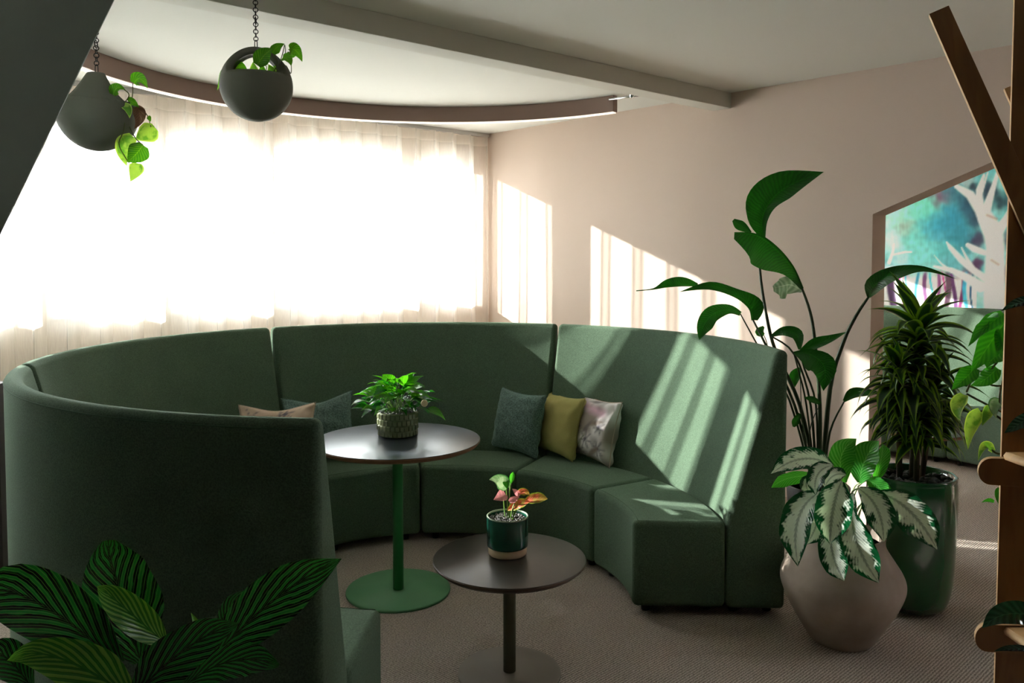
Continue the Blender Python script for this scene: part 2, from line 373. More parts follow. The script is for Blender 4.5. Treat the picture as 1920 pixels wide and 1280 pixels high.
def leafmesh(name, mid, sides, WL, WR, Nn, mat, parent, cup, ripple=0, nv=3, rnd=None):
    """leaf blade along a midrib, with veins' pleats, cupped edges; UV: along, across"""
    V = []; F = []; UV = []; m = len(mid); rp = (rnd or random).random()*6
    cols = [i/nv for i in range(-nv, nv+1)]
    for i in range(m):
        for c in cols:
            w = WL[i] if c < 0 else WR[i]
            off = sides[i]*(c*w)+Nn[i]*(cup*abs(c)**1.6*w+ripple*w*abs(c)*math.sin(i*1.35+rp+(2 if c > 0 else 0)))
            V.append(mid[i]+off); UV.append((i/(m-1), .5+c/2))
    k = len(cols)
    for i in range(m-1):
        for j in range(k-1): F.append((i*k+j, i*k+j+1, (i+1)*k+j+1, (i+1)*k+j))
    return mesh(name, V, F, mat, parent, smooth=True, uvs=UV)
def leaf_px(mids, w, mat, root, wr=None, cup=-.35, ripple=.06, tilt=0, n=4, name='leaf'):
    """mids: (px, py, depth) along the midrib; w: half widths in photo pixels (left side of travel)"""
    pts = smoothprof([P(*q) for q in mids], n); deps = [p.y for p in pts]
    wl = [max(.0, a) for a in cat1(w, n)]; wrr = [max(.0, a) for a in cat1(wr or w, n)]
    m = len(pts); S = []; Nn = []
    eye = Vector((0, 0, EYE))
    for i, p in enumerate(pts):
        t = (pts[min(i+1, m-1)]-pts[max(i-1, 0)]).normalized(); v = (p-eye).normalized()
        s = t.cross(v).normalized(); nn = s.cross(t).normalized(); s = -s
        q = Matrix.Rotation(tilt, 3, t); s = q @ s; nn = q @ nn
        S.append(s); Nn.append(nn)
    k = 1/math.cos(tilt)
    WL = [a*d/FPX*k for a, d in zip(wl, deps)]; WR = [a*d/FPX*k for a, d in zip(wrr, deps)]
    o = leafmesh(name, pts, S, WL, WR, Nn, mat, root, cup, ripple)
    return fix(o, root)
def leafshape(mx, n=5, kind='lance'):
    return {'lance': [mx*.12, mx*.75, mx, mx*.7, 0], 'heart': [mx*.5, mx*1.0, mx*.9, mx*.5, 0], 'oval': [mx*.15, mx*.85, mx, mx*.85, 0]}[kind]
def stem_px(pts, r, mat, root, r1=None, name='stem'):
    return fix(tube(name, [P(*p) for p in pts], r, mat, root, r1), root)

# ------------------------------------------------------------------ room layout
KA = .93
A = Vector((.766, .643))*KA; B = Vector((.69, -.724))*KA; C0 = Vector((-.24, 7.4))*KA
def W(s, q): v = C0-A*s+B*q; return (v.x, v.y)
def quad(s0, s1, q0, q1): return [W(s0, q0), W(s1, q0), W(s1, q1), W(s0, q1)]
HC = EYE+1.15*KA; SILL = EYE-.39*KA; HEAD = EYE+.925*KA
SL, SR, QB = 6.6, -2.95, 9.4          # left wall, mural wall, wall behind the camera
struct(prism('floor', quad(SL+.3, SR-.3, -.5, QB+.3), -.1, 0, M['carpet']))
struct(solid('ceiling', [(quad(SL+.3, -.2, -.5, QB+.3), HC, HC+.2), (quad(-.2, SR-.3, -.5, 5.9), HC, HC+.2)], M['ceiling']))
struct(prism('ground', [(-40, -30), (40, -30), (40, 60), (-40, 60)], -3.3, -3.2, M['ground']))
# window wall: openings between piers
def openings(piers, s0, s1, hw):
    e = [s0]
    for p in piers: e += [p-hw, p+hw]
    e.append(s1); return [(e[i], e[i+1]) for i in range(0, len(e), 2)]
op1 = openings([.77, 2.05, 2.86, 3.60, 4.35, 5.1], .175, 5.75, .085)
op2 = [(-b, -a) for a, b in openings([1.5], .3, 2.85, .07)]
ops = sorted(op1+op2)
blocks = [(quad(SR-.3, SL+.3, -.28, -.13), 0, SILL), (quad(SR-.3, SL+.3, -.28, -.13), HEAD, HC)]
cur = SR-.3
for a, b in ops:
    blocks.append((quad(cur, a, -.28, -.13), SILL, HEAD)); cur = b
blocks.append((quad(cur, SL+.3, -.28, -.13), SILL, HEAD))
struct(solid('wall_front', blocks, M['cream']))
for i, (a, b) in enumerate(ops):
    fw = .028
    win = struct(solid('window_%d' % (i+1), [(quad(a, a+fw, -.24, -.19), SILL, HEAD), (quad(b-fw, b, -.24, -.19), SILL, HEAD),
        (quad(a+fw, b-fw, -.24, -.19), SILL, SILL+.05), (quad(a+fw, b-fw, -.24, -.19), HEAD-.04, HEAD)], M['frame']))
    g = prism('glass_pane', quad(a+fw, b-fw, -.218, -.212), SILL+.05, HEAD-.04, M['glass'], win)
    prism('sill_board', quad(a, b, -.28, -.118), SILL, SILL+.012, M['frame'], win)
# right (pink) wall with the slanted opening
TH = .195; q0 = 3.508; q1 = 5.3; z0o = EYE+.278*KA; sl = .377
nrm = Vector((.724, .69))*TH*KA
def wp(q, off): v = C0+B*q+nrm*off; return v
def wallpiece(V, F, pts):
    b = len(V); n = len(pts)
    for off in (0, 1):
        for q, z in pts:
            v = wp(q, off); V.append((v.x, v.y, z))
    F.append(tuple(b+i for i in range(n))[::-1]); F.append(tuple(b+n+i for i in range(n)))
    for i in range(n):
        j = (i+1) % n; F.append((b+i, b+j, b+n+j, b+n+i))
V = []; F = []
wallpiece(V, F, [(-.28, 0), (q0, 0), (q0, HC), (-.28, HC)])
qp = q0+(2.35-z0o)/sl
wallpiece(V, F, [(q0, z0o), (qp, 2.35), (q1, 2.35), (q1, HC), (q0, HC)])
for qa_, qb_, za, zb in ((q1, 6.1, 0, HC), (6.1, 6.6, 0, .8), (6.1, 6.6, 2.2, HC), (6.6, QB+.2, 0, HC)):
    wallpiece(V, F, [(qa_, za), (qb_, za), (qb_, zb), (qa_, zb)])
o = mesh('wall_right', V, F, M['pink'])
bm = bmesh.new(); bm.from_mesh(o.data); bmesh.ops.recalc_face_normals(bm, faces=bm.faces); bm.to_mesh(o.data); bm.free()
struct(o)
struct(prism('wall_left', quad(SL, SL+.25, -.3, QB+.2), 0, HC, M['grey_wall']))
struct(prism('wall_back', quad(SR-.3, SL+.2, QB, QB+.25), 0, HC, M['grey_wall']))
struct(prism('wall_mural', quad(SR, SR-.25, -.3, 5.9), 0, HC, M['pink']))
struct(prism('wall_side', quad(-.22, SR, 5.7, 5.9), 0, HC, M['pink']))
# ceiling beam
qb1 = 2.534; qb0 = 2.39
struct(prism('trim_1', quad(0, SL, qb0, qb1), HC-.106*KA, HC, M['beam'], bev=.003)); 
# baseboards
struct(prism('baseboard_front', quad(.0, SL, -.13, -.118), 0, .1, M['frame']))
struct(prism('baseboard_right', [W(0, .0), tuple(C0+B*q0), tuple(C0+B*q0-nrm*.06), tuple(Vector(W(0, 0))-nrm*.06)], 0, .1, M['pink']))

# ------------------------------------------------------------------ slanted post, left
def slab(name, pxs, d0, d1, mat, parent=None, bev=.004, dx=0, emat=None):
    """a board or post whose front face stands at depth d0 and back face at d1 (parallel faces, real thickness)"""
    f = [P(x, y, d0) for x, y in pxs]; n = len(f)
    b = [v+Vector((dx, d1-d0, 0)) for v in f]
    V = f+b; F = [tuple(range(n)), tuple(range(n, 2*n))[::-1]]+[(i, n+i, n+(i+1) % n, (i+1) % n) for i in range(n)]
    o = mesh(name, V, F, mat, parent)
    bm = bmesh.new(); bm.from_mesh(o.data); bmesh.ops.recalc_face_normals(bm, faces=bm.faces); bm.to_mesh(o.data); bm.free()
    if emat:
        o.data.materials.append(emat)
        for p in o.data.polygons: p.material_index = 0 if len(p.vertices) == n and n != 4 or p.area > .02 and abs(p.normal.y) > .5 else 1
    if bev: bevel(o, bev, 2)
    return o
pt = P(215, 0, 2.0); pb = P(0, 442, 2.0); dz = (pt-pb); ez = dz/dz.z
top = pt+ez*(HC-pt.z); bot = pb-ez*(pb.z-0.0)
wv = Vector((-.62, 0, 0))
V = [bot, top, top+wv, bot+wv]; V = V+[v+Vector((-.22, .28, 0)) for v in V]
o = mesh('trim_2', V, [(0, 1, 2, 3), (7, 6, 5, 4), (0, 4, 5, 1), (1, 5, 6, 2), (2, 6, 7, 3), (3, 7, 4, 0)], M['post'])
bm = bmesh.new(); bm.from_mesh(o.data); bmesh.ops.recalc_face_normals(bm, faces=bm.faces); bm.to_mesh(o.data); bm.free()
bevel(o, .004, 2); struct(o)
# dark upright at the far left by the curtain
q = [P(-60, 1075, 3.95), P(6, 1080, 3.95), P(0, 900, 3.95), P(-8, 700, 3.95), P(-60, 700, 3.95)]
o = slab('trim_3', [(-60, 1074), (6, 1074), (0.5, 900), (-5, 720), (-60, 720)], 3.95, 4.05, M['black']); struct(o)

# ------------------------------------------------------------------ curtains
def curtain(s0, s1, q0, label, ph=0, nper=.19):
    root = thing('sheer_curtain', label, 'curtain', (*W((s0+s1)/2, q0), .015))
    V = []; F = []; n = int(abs(s1-s0)/.0065); zs = [.015, .3, .8, 1.3, 1.8, 2.3, HC-.11, HC-.03]
    rr = random.Random(3)
    for i in range(n+1):
        s = s0+(s1-s0)*i/n
        base = 2*PI*(s/nper)+ph
        for z in zs:
            loose = (HC-.03-z)/HC
            a = base+.9*loose*noise.noise(Vector((s*2.3, z*.25, 3)))*2
            amp = .042*(1+.35*loose*noise.noise(Vector((s*3.1, z*.3, 9))))
            sn = math.sin(a); g = math.copysign(abs(sn)**.75, sn)
            ss = s+.030*math.sin(2*a)*(1-.3*loose)
            x, y = W(ss, q0+amp*g+.012*loose*noise.noise(Vector((s*9, z, 1))))
            V.append((x, y, z))
    k = len(zs)
    for i in range(n):
        for j in range(k-1): F.append((i*k+j, (i+1)*k+j, (i+1)*k+j+1, i*k+j+1))
    # body and the denser heading band
    body = [f for f in F if True]
    fb = [f for i, f in enumerate(F) if i % (k-1) < k-2]; fh = [f for i, f in enumerate(F) if i % (k-1) == k-2]
    o = mesh('curtain_fabric', V, fb, M['sheer'], root, smooth=True); fix(o, root)
    h = mesh('heading_band', V, fh, M['heading'], root, smooth=True); fix(h, root)
    for ob in (o, h):
        bm = bmesh.new(); bm.from_mesh(ob.data)
        bmesh.ops.delete(bm, geom=[v for v in bm.verts if not v.link_faces], context='VERTS'); bm.to_mesh(ob.data); bm.free()
    t = prism('curtain_track', quad(s0-.02, s1+.02, q0-.022, q0+.022), HC-.028, HC-.001, M['track'], root); fix(t, root)
    return root
m = sheer('curtain_heading_voile'); M['heading'] = m
for nd in m.node_tree.nodes:
    if nd.type == 'MATH' and nd.operation == 'MULTIPLY_ADD': nd.inputs[2].default_value = .6; nd.inputs[1].default_value = .38
curtain(.02, 6.3, .03, 'long white sheer curtain in soft folds across the bright window wall')
curtain(-2.85, -.24, .03, 'white sheer curtain over the window of the room beyond the slanted opening', 1.0)

# ------------------------------------------------------------------ circular high-backed sofa
SCX, SCY = -.371, 3.4644; A0 = -2.6774; DA = 33.68
RO, RTI, RBI, RS, HB, HS = 1.552, 1.500, 1.301, .896, 1.165, .4197
def arc_solid(name, prof, a0, a1, mat, parent, cx, cy, steps=14, bev=.02, seg=4):
    """profile polygon (radius, height) swept between two angles"""
    V = []; F = []; m = len(prof)
    for i in range(steps+1):
        t = R(a0+(a1-a0)*i/steps)
        for r, z in prof: V.append((cx+r*math.cos(t), cy+r*math.sin(t), z))
    for i in range(steps):
        for k in range(m):
            F.append((i*m+k, i*m+(k+1) % m, (i+1)*m+(k+1) % m, (i+1)*m+k))
    F.append(tuple(range(m))); F.append(tuple(steps*m+k for k in range(m))[::-1])
    o = mesh(name, V, F, mat, parent)
    bm = bmesh.new(); bm.from_mesh(o.data); bmesh.ops.recalc_face_normals(bm, faces=bm.faces); bm.to_mesh(o.data); bm.free()
    bevel(o, bev, seg, 25); return o
def arcpts(r, z, a0, a1, cx, cy, n=18):
    return [(cx+r*math.cos(R(a0+(a1-a0)*i/n)), cy+r*math.sin(R(a0+(a1-a0)*i/n)), z) for i in range(n+1)]
def feet(root, pts):
    for x, y in pts:
        fix(lathe('foot', [(.0, 0), (.019, 0), (.022, .04), (0, .04)], M['black'], root, (x, y), 14), root)
def sofa_back(k0, k1, label, cx=SCX, cy=SCY, A0=A0, group='high curved backrests of the round sofa'):
    a0 = A0+DA*k0; a1 = A0+DA*k1; g = .28
    am = R((a0+a1)/2)
    root = thing('curved_sofa', label, 'sofa', (cx+1.4*math.cos(am), cy+1.4*math.sin(am), 0), group)
    prof = [(RBI, .04), (RO, .04), (RO, HB), (RTI, HB), (RBI, HS)]
    fix(arc_solid('upholstery', prof, a0+g, a1-g, M['sofa'], root, cx, cy, 16, .024, 4), root)
    for r, z in ((RO+.0005, HB-.022),):
        fix(tube('seam', arcpts(r, z, a0+g+1, a1-g-1, cx, cy), .0016, M['seam'], root, sm=0, n=5), root)
    feet(root, [(cx+r*math.cos(R(a)), cy+r*math.sin(R(a))) for a in (a0+4, a1-4) for r in (RBI+.05, RO-.05)])
    return root
def seat(k0, label, cx=SCX, cy=SCY, A0=A0, group='wedge seat blocks of the round sofa'):
    a0 = A0+DA*k0; a1 = A0+DA*(k0+1); g = .22; am = R((a0+a1)/2)
    root = thing('wedge_ottoman', label, 'ottoman', (cx+1.1*math.cos(am), cy+1.1*math.sin(am), 0), group)
    prof = [(RS, .042), (RBI-.004, .042), (RBI-.004, HS), (RS, HS)]
    fix(arc_solid('upholstery', prof, a0+g, a1-g, M['sofa'], root, cx, cy, 9, .026, 5), root)
    fix(tube('seam', arcpts(RS+.0235, HS+.0004, a0+g+1, a1-g-1, cx, cy, 10), .0013, M['seam'], root, sm=0, n=5), root)
    feet(root, [(cx+r*math.cos(R(a)), cy+r*math.sin(R(a))) for a in (a0+5, a1-5) for r in (RS+.07, RBI-.06)])
    return root
sofa_back(0, 2, 'green curved sofa back panel striped by sunlight, at the right end')
sofa_back(2, 4, 'green curved sofa back panel behind the tall table, parallel to the window')
sofa_back(4, 6, 'green curved sofa back panel at the left, under the curtain')
sofa_back(6, 8, 'nearest green curved sofa back panel, its dark outside facing the camera')
for k, l in enumerate(['end seat block with a sunlit top beside the sunlit panel',
                       'seat block with the yellow and the floral cushion on it',
                       'seat block right of the tall green table column, holding the teal cushion',
                       'seat block directly behind the column of the tall table',
                       'seat block under the beige patterned cushion at the left of the ring',
                       'seat block deep at the left inside of the ring, hidden by the near panel',
                       'seat block close behind the middle of the near panel',
                       'nearest seat block, its pale corner beside the end of the near panel']):
    seat(k, l)

# the same sofa again in the room behind the opening
CX2, CY2 = 2.62, 5.42
def sofa2():
    ang = 42
    r = sofa_back(0, 2, 'green curved sofa back with slanting sun stripes in the room beyond the opening', CX2, CY2, ang-DA, 'sofa in the room beyond')
    seat(0, 'pale green seat block at the right of the sofa beyond the opening', CX2, CY2, ang-DA, 'seats in the room beyond')
    seat(1, 'green seat block at the left of the sofa beyond the opening', CX2, CY2, ang-DA, 'seats in the room beyond')
sofa2()

# ------------------------------------------------------------------ tables
def table(name, label, x, y, z, rt, rb, rc, mtop, medge, mcol, mbase, taper=.012, th=.024):
    root = thing(name, label, 'table', (x, y, 0))
    c = (x, y)
    o = lathe('tabletop', [(0, z-.002), (rt-.0015, z-.002), (rt-.001, z-.0004), (rt-.003, z), (0, z)], mtop, root, c, 96); fix(o, root)
    o = lathe('edge_band', [(0, z-th), (rt-taper-.004, z-th), (rt-taper, z-th+.002), (rt, z-.008), (rt, z-.0021), (0, z-.0021)], medge, root, c, 96); fix(o, root)
    o = lathe('column', [(rc, .012), (rc, z-th-.006), (rc, z-th-.0002)], mcol, root, c, 40); fix(o, root)
    o = lathe('base_plate', [(rb, 0), (rb, .008), (rb-.002, .0118), (0, .0118)], mbase, root, c, 96); fix(o, root)
    o = lathe('mounting_plate', [(.07, z-th-.005), (.07, z-th-.0001)], mcol, root, c, 32); fix(o, root)
    return root
TX, TY, TZ = -.5333, 3.70, .7177
LX, LY, LZ = -.0094, 2.9458, .4413
table('tall_round_table', 'tall round table with dark top, brown edge and green column, holding the leafy plant', TX, TY, TZ, .3857, .2429, .0245, M['laminate'], M['tan_edge'], M['green_pole'], M['green_paint'])
table('low_round_table', 'low round table with dark top and taupe base in the foreground', LX, LY, LZ, .2857, .1929, .0235, M['laminate2'], M['dark_edge'], M['olive_pole'], M['taupe_paint'], taper=.018, th=.026)
table('side_table', 'low round table with a thin wood edge in front of the sofa beyond the opening', 2.71, 5.25, .4413, .2857, .1929, .0235, M['laminate2'], M['tan_edge'], M['taupe_paint'], M['taupe_paint'])

# ------------------------------------------------------------------ cushions
def cushion(label, bl, right, up, w, h, t, mat, paint=None, sag=0, group=None):
    """bl: bottom-left corner in the room"""
    r = Vector(right).normalized(); u = Vector(up); u = (u-r*u.dot(r)).normalized(); nn = r.cross(u)
    bl = Vector(bl); c = bl+r*w/2+u*h/2
    n = 36; V = []; F = []; cols = []; idx = {}
    for side in (1, -1):
        for i in range(n+1):
            for j in range(n+1):
                a = 2*i/n-1; b = 2*j/n-1
                edge = i in (0, n) or j in (0, n)
                if edge and side == -1: idx[(side, i, j)] = idx[(1, i, j)]; continue
                th = (max(0, (1-a*a))*max(0, (1-b*b)))**.42*t/2
                pa = a*(1-.115*(1-b*b)*a*a); pb = b*(1-.115*(1-a*a)*b*b)
                wr = .009*noise.noise(Vector((a*4+bl.x*3, b*4, side)))+.012*math.exp(-((abs(a)-.85)**2+(abs(b)-.85)**2)*30)*math.sin(8*a+6*b)
                sg = -sag*math.exp(-(a*a)*3)*max(0, b)
                idx[(side, i, j)] = len(V)
                V.append(c+r*pa*w/2+u*(pb*h/2+sg)+nn*side*(th+(0 if edge else wr)))
                if paint: cols.append(paint(a, b, side))
    for side in (1, -1):
        for i in range(n):
            for j in range(n):
                f = (idx[(side, i, j)], idx[(side, i+1, j)], idx[(side, i+1, j+1)], idx[(side, i, j+1)])
                F.append(f if side == 1 else f[::-1])
    o = mesh('cushion', V, F, mat, None, smooth=True)
    o.location = bl; 
    for v in o.data.vertices: v.co -= bl
    if paint:
        at = o.data.color_attributes.new('paint', 'FLOAT_COLOR', 'POINT'); fl = []
        for cc in cols: fl += list(cc[:3])+[1]
        at.data.foreach_set('color', fl)
    tag(o, label, 'cushion', group)
    # piped edge
    loop = [V[idx[(1, i, 0)]] for i in range(n)]+[V[idx[(1, n, j)]] for j in range(n)]+[V[idx[(1, n-i, n)]] for i in range(n)]+[V[idx[(1, 0, n-j)]] for j in range(n)]
    loop.append(loop[0])
    Vt, Ft = tube_data(loop, .0028, n=5)
    e = mesh('piped_edge', [v-bl for v in Vt], Ft, mat if not paint else M['clay_cloth'], o, smooth=True)
    return o
M['clay_cloth'] = plain('pale_piping', srgb(190, 170, 155), .9)
ZS = HS+.002
def xy(px, d): return (px-960)/FPX*d
def seg(px, py, x0, y0, x1, y1):
    vx, vy = x1-x0, y1-y0; t = max(0, min(1, ((px-x0)*vx+(py-y0)*vy)/(vx*vx+vy*vy)))
    return math.hypot(px-x0-t*vx, py-y0-t*vy), t
def mixv(a, b, t): return tuple(a[i]*(1-t)+b[i]*t for i in range(3))
def paint_bamboo(a, b, side):
    base = srgb(206, 182, 162); ink = srgb(82, 82, 104); c = base
    for (cx, cy) in ((-.65, .62), (.1, .5), (.65, .15), (-.3, -.3), (.4, -.7), (.25, .8)):
        for k in range(6):
            an = k*1.05+cx*5; d, t = seg(a, b, cx, cy, cx+.42*math.cos(an), cy+.42*math.sin(an))
            c = mixv(c, ink, .85*max(0, 1-d/(.045*(1.15-t))))
    return mixv(c, srgb(184, 150, 130), .4*max(0, noise.noise(Vector((a*2, b*2, 5)))))
def paint_floral(a, b, side):
    n1 = noise.noise(Vector((a*1.6+4, b*1.6, 1.5))); n2 = noise.noise(Vector((a*4, b*4, 7.5)))
    c = mixv(srgb(236, 232, 232), srgb(150, 138, 128), max(0, min(1, .5-b*.55+n1*1.9)))
    d, t = seg(a, b, -.6, .75, .6, .55); c = mixv(c, srgb(222, 178, 200), .8*max(0, 1-d/.22))
    for (cx, cy, rr) in ((.1, -.35, .3), (-.45, -.1, .22), (-.2, -.75, .25), (.6, .1, .2), (.65, -.55, .25)):
        for k in range(7):
            an = k*.9+cx*7; d, t = seg(a, b, cx, cy, cx+rr*math.cos(an), cy+rr*math.sin(an))
            c = mixv(c, srgb(84, 76, 92), .8*max(0, 1-d/.05))
    d, t = seg(a, b, -.5, -.9, .05, -.2); c = mixv(c, srgb(120, 128, 96), .8*max(0, 1-d/.05))
    for (x0, y0, x1, y1, w_) in ((-.9, .3, -.2, -.1, .14), (.1, .1, .9, .35, .12), (-.3, .9, .5, .95, .1), (-.8, -.5, -.3, -.2, .12), (.2, -.9, .8, -.4, .13), (-.1, -.2, .35, .35, .1)):
        d, t = seg(a, b, x0, y0, x1, y1); c = mixv(c, srgb(112, 102, 104) if x0 < 0 else srgb(134, 118, 104), .85*max(0, min(1, (w_*math.sin(PI*min(.95, t+.08))-d)*14)))
    return mixv(c, srgb(100, 90, 90), .8*max(0, n2-.05))
def at_seat(px, py):
    """point on the seat top seen at that place"""
    X = (px-CX)/FPX; U = (PY-py)/FPX
    Y = math.cos(PITCH)+U*math.sin(PITCH); Z = -math.sin(PITCH)+U*math.cos(PITCH); k = (ZS-EYE)/Z
    return Vector((X*k, Y*k, ZS))
cushion('dark teal chenille cushion leaning left of the yellow one', at_seat(922, 839), (.70, -.70, -.02), (.20, .10, 1), .37, .37, .165, M['chenille'])
cushion('plain chartreuse yellow cushion between the teal and the floral one', at_seat(1003, 842), (.56, -.82, 0), (.24, .12, 1), .36, .36, .165, M['lime'])
cushion('white and grey floral cushion, rightmost on the seats', at_seat(1070, 851), (.52, -.84, 0), (.22, .12, 1), .36, .36, .165, M['printed'], paint_floral)
cushion('large teal chenille cushion half hidden by the tall table, left of its plant', (xy(536, 4.47), 4.42, ZS-.01), (1, .10, .10), (0, .22, 1), .40, .37, .165, M['chenille'], sag=.03)
cushion('beige cushion printed with grey bamboo leaves, peeking over the near panel', (xy(438, 4.1), 4.1, ZS), (1, .12, .015), (-.02, .25, 1), .40, .38, .165, M['printed'], paint_bamboo, sag=.02)

# ------------------------------------------------------------------ curved lamp on the ceiling
LC = (-.47*KA, 4.235*KA); LR = 1.83*KA
lamp = thing('curved_ceiling_lamp', 'brown curved linear lamp with a glowing underside following the ring of the sofa', 'lamp', (LC[0], LC[1]+LR, HC-.11))
aE = math.degrees(math.atan2(5.55*KA-LC[1], .632*KA-LC[0])); aS = 222
fix(arc_solid('housing', [(LR, HC-.105), (LR+.05, HC-.105), (LR+.05, HC-.001), (LR, HC-.001)], aE, aS, M['lampbody'], lamp, LC[0], LC[1], 70, .002, 2), lamp)
fix(arc_solid('light_strip', [(LR+.006, HC-.112), (LR+.044, HC-.112), (LR+.044, HC-.1052), (LR+.006, HC-.1052)], aE+.2, aS-.2, M['led'], lamp, LC[0], LC[1], 70, .001, 1), lamp)
# chrome rods by the end of the lamp
pa = P(1143, 186, 5.58*KA); pb_ = P(1212, 176, 5.42*KA)
pa.z = min(pa.z, HC-.035); pb_.z = pa.z
rod = thing('chrome_ceiling_rod', 'chrome rods on a ceiling bracket at the end of the curved lamp', 'rod', (pa.x, pa.y, pa.z))
fix(tube('rod', [pa, pb_], .008, M['chrome'], rod, sm=0, n=12), rod)
fix(tube('rod', [pa+Vector((0, .05, .008)), pa.lerp(pb_, .6)+Vector((0, .05, .008))], .005, M['chrome'], rod, sm=0, n=12), rod)
mdl = pa.lerp(pb_, .62)
fix(lathe('bracket', [(.0, mdl.z-.012), (.014, mdl.z-.01), (.018, mdl.z+.008), (.03, HC-.001), (0, HC-.001)], M['chrome'], rod, (mdl.x, mdl.y), 20), rod)

# ------------------------------------------------------------------ hanging planters
def hanging(label, c, r, yaw, chain_scale=1.0):
    root = thing('hanging_planter', label, 'planter', (c.x, c.y, c.z-r))
    cy_, sy_ = math.cos(yaw), math.sin(yaw)
    def T(v): return Vector((c.x+v[0]*cy_-v[1]*sy_, c.y+v[0]*sy_+v[1]*cy_, c.z+v[2]))
    z0 = .25*r
    a0 = math.asin(.25)
    # bowl: lower part of a sphere, with wall thickness
    prof = []
    for i in range(25):
        t = -PI/2+(PI/2+a0)*i/24; prof.append((r*math.cos(t), r*math.sin(t)))
    ri = r*.94
    inner = []
    for i in range(25):
        t = a0*1.02-(PI/2+a0)*i/24; inner.append((max(0, ri*math.cos(t)), min(z0, ri*math.sin(t)+.0)))
    pr = [(a, c.z+b) for a, b in prof+inner]; pr[0] = (0, c.z-r); pr[-1] = (0, c.z-ri)
    fix(lathe('bowl', pr, M['pot_hang'], root, (c.x, c.y), 56, close=False), root)
    ctrl = [(.20, .86), (.26, .80), (.36, .63), (.5, .48), (.68, .35), (.85, .26), (1.0, .19)]
    def wid(zr):
        for (z1, w1), (z2, w2) in zip(ctrl, ctrl[1:]):
            if zr <= z2: return (w1+(w2-w1)*max(0, (zr-z1)/(z2-z1)))
        return .19
    V = []; F = []; na = 40; nb = 10
    for lay, rr in ((0, r), (1, r*.81)):
        for i in range(na+1):
            a = a0*.85+(PI-2*a0*.85)*i/na
            for j in range(nb+1):
                t = 2*j/nb-1; s = t*wid(math.sin(a))*r*(.99)
                s = max(-rr*.98, min(rr*.98, s)); rho = math.sqrt(max(1e-6, rr*rr-s*s))
                V.append(T((rho*math.cos(a), s, rho*math.sin(a)*(1+.07*math.sin(a)**3))))
    k = nb+1; L = (na+1)*k
    for i in range(na):
        for j in range(nb):
            F.append((i*k+j, (i+1)*k+j, (i+1)*k+j+1, i*k+j+1)); F.append((L+i*k+j, L+i*k+j+1, L+(i+1)*k+j+1, L+(i+1)*k+j))
        F.append((i*k, L+i*k, L+(i+1)*k, (i+1)*k)); F.append((i*k+nb, (i+1)*k+nb, L+(i+1)*k+nb, L+i*k+nb))
    o = mesh('handle', V, F, M['pot_hang'], root, smooth=True)
    bm = bmesh.new(); bm.from_mesh(o.data); bmesh.ops.recalc_face_normals(bm, faces=bm.faces); bm.to_mesh(o.data); bm.free()
    fix(o, root)
    fix(lathe('soil', [(0, c.z+.02*r), (ri*.97, c.z+.02*r)], M['soil'], root, (c.x, c.y), 40), root)
    # chain
    fix(tube('hook_link', [Vector((c.x-.0045, c.y, c.z+r*1.0)), Vector((c.x-.0045, c.y, c.z+r+.03)), Vector((c.x, c.y, c.z+r+.036)), Vector((c.x+.0045, c.y, c.z+r+.03)), Vector((c.x+.0045, c.y, c.z+r*.96))], .0016, M['chain'], root, sm=3), root)
    def link_mesh(rl):
        V = []; F = []; n = 16; m = 6
        for i in range(n):
            a = 2*PI*i/n
            for j in range(m):
                b = 2*PI*j/m; q = rl+.0017*math.cos(b)
                V.append((q*math.cos(a), .0017*math.sin(b), q*math.sin(a)))
        for i in range(n):
            for j in range(m): F.append((i*m+j, ((i+1) % n)*m+j, ((i+1) % n)*m+(j+1) % m, i*m+(j+1) % m))
        return V, F
    V, F = link_mesh(.0082)
    first = mesh('chain_link', V, F, M['chain'], root, smooth=True)
    z = c.z+r+.041; i = 0
    first.location = (c.x, c.y, z); first.matrix_parent_inverse = Matrix.Translation(-Vector(root.location))
    big = None
    while z < HC-.006:
        z += .0132; i += 1
        o = first.copy(); C.objects.link(o); o.parent = root; o.matrix_parent_inverse = Matrix.Translation(-Vector(root.location))
        o.location = (c.x, c.y, z); o.rotation_euler = (0, 0, (PI/2.2)*(i % 2)+.3)
        if i == 5: o.scale = (1.6, 1.2, 1.6)
    return root
D1 = 3.0; c1 = P(481, 161, D1); r1 = 65.5/FPX*D1
hp1 = hanging('round grey-green hanging planter seen from the front through its opening, pothos inside', c1, r1, R(14))
D2 = 2.85; c2 = P(183, 212, D2); r2 = 70/FPX*D2
hp2 = hanging('grey-green hanging planter seen from its side, beside the slanted post', c2, r2, R(114))
def L(mids, w, mat, root, kind='heart', **k):
    return leaf_px(mids, leafshape(w, kind=kind), M[mat], root, **k)
def mids5(a, b, c, d0, d1):
    """five midrib points through start, middle, end"""
    out = []
    for t in (0, .25, .5, .75, 1):
        x = (1-t)**2*a[0]+2*t*(1-t)*(2*b[0]-.5*a[0]-.5*c[0])+t*t*c[0]; y = (1-t)**2*a[1]+2*t*(1-t)*(2*b[1]-.5*a[1]-.5*c[1])+t*t*c[1]
        out.append((x, y, d0+(d1-d0)*t))
    return out
pl = thing('pothos_plant', 'trailing pothos growing in the front-facing hanging planter', 'plant', (c1.x, c1.y, c1.z))
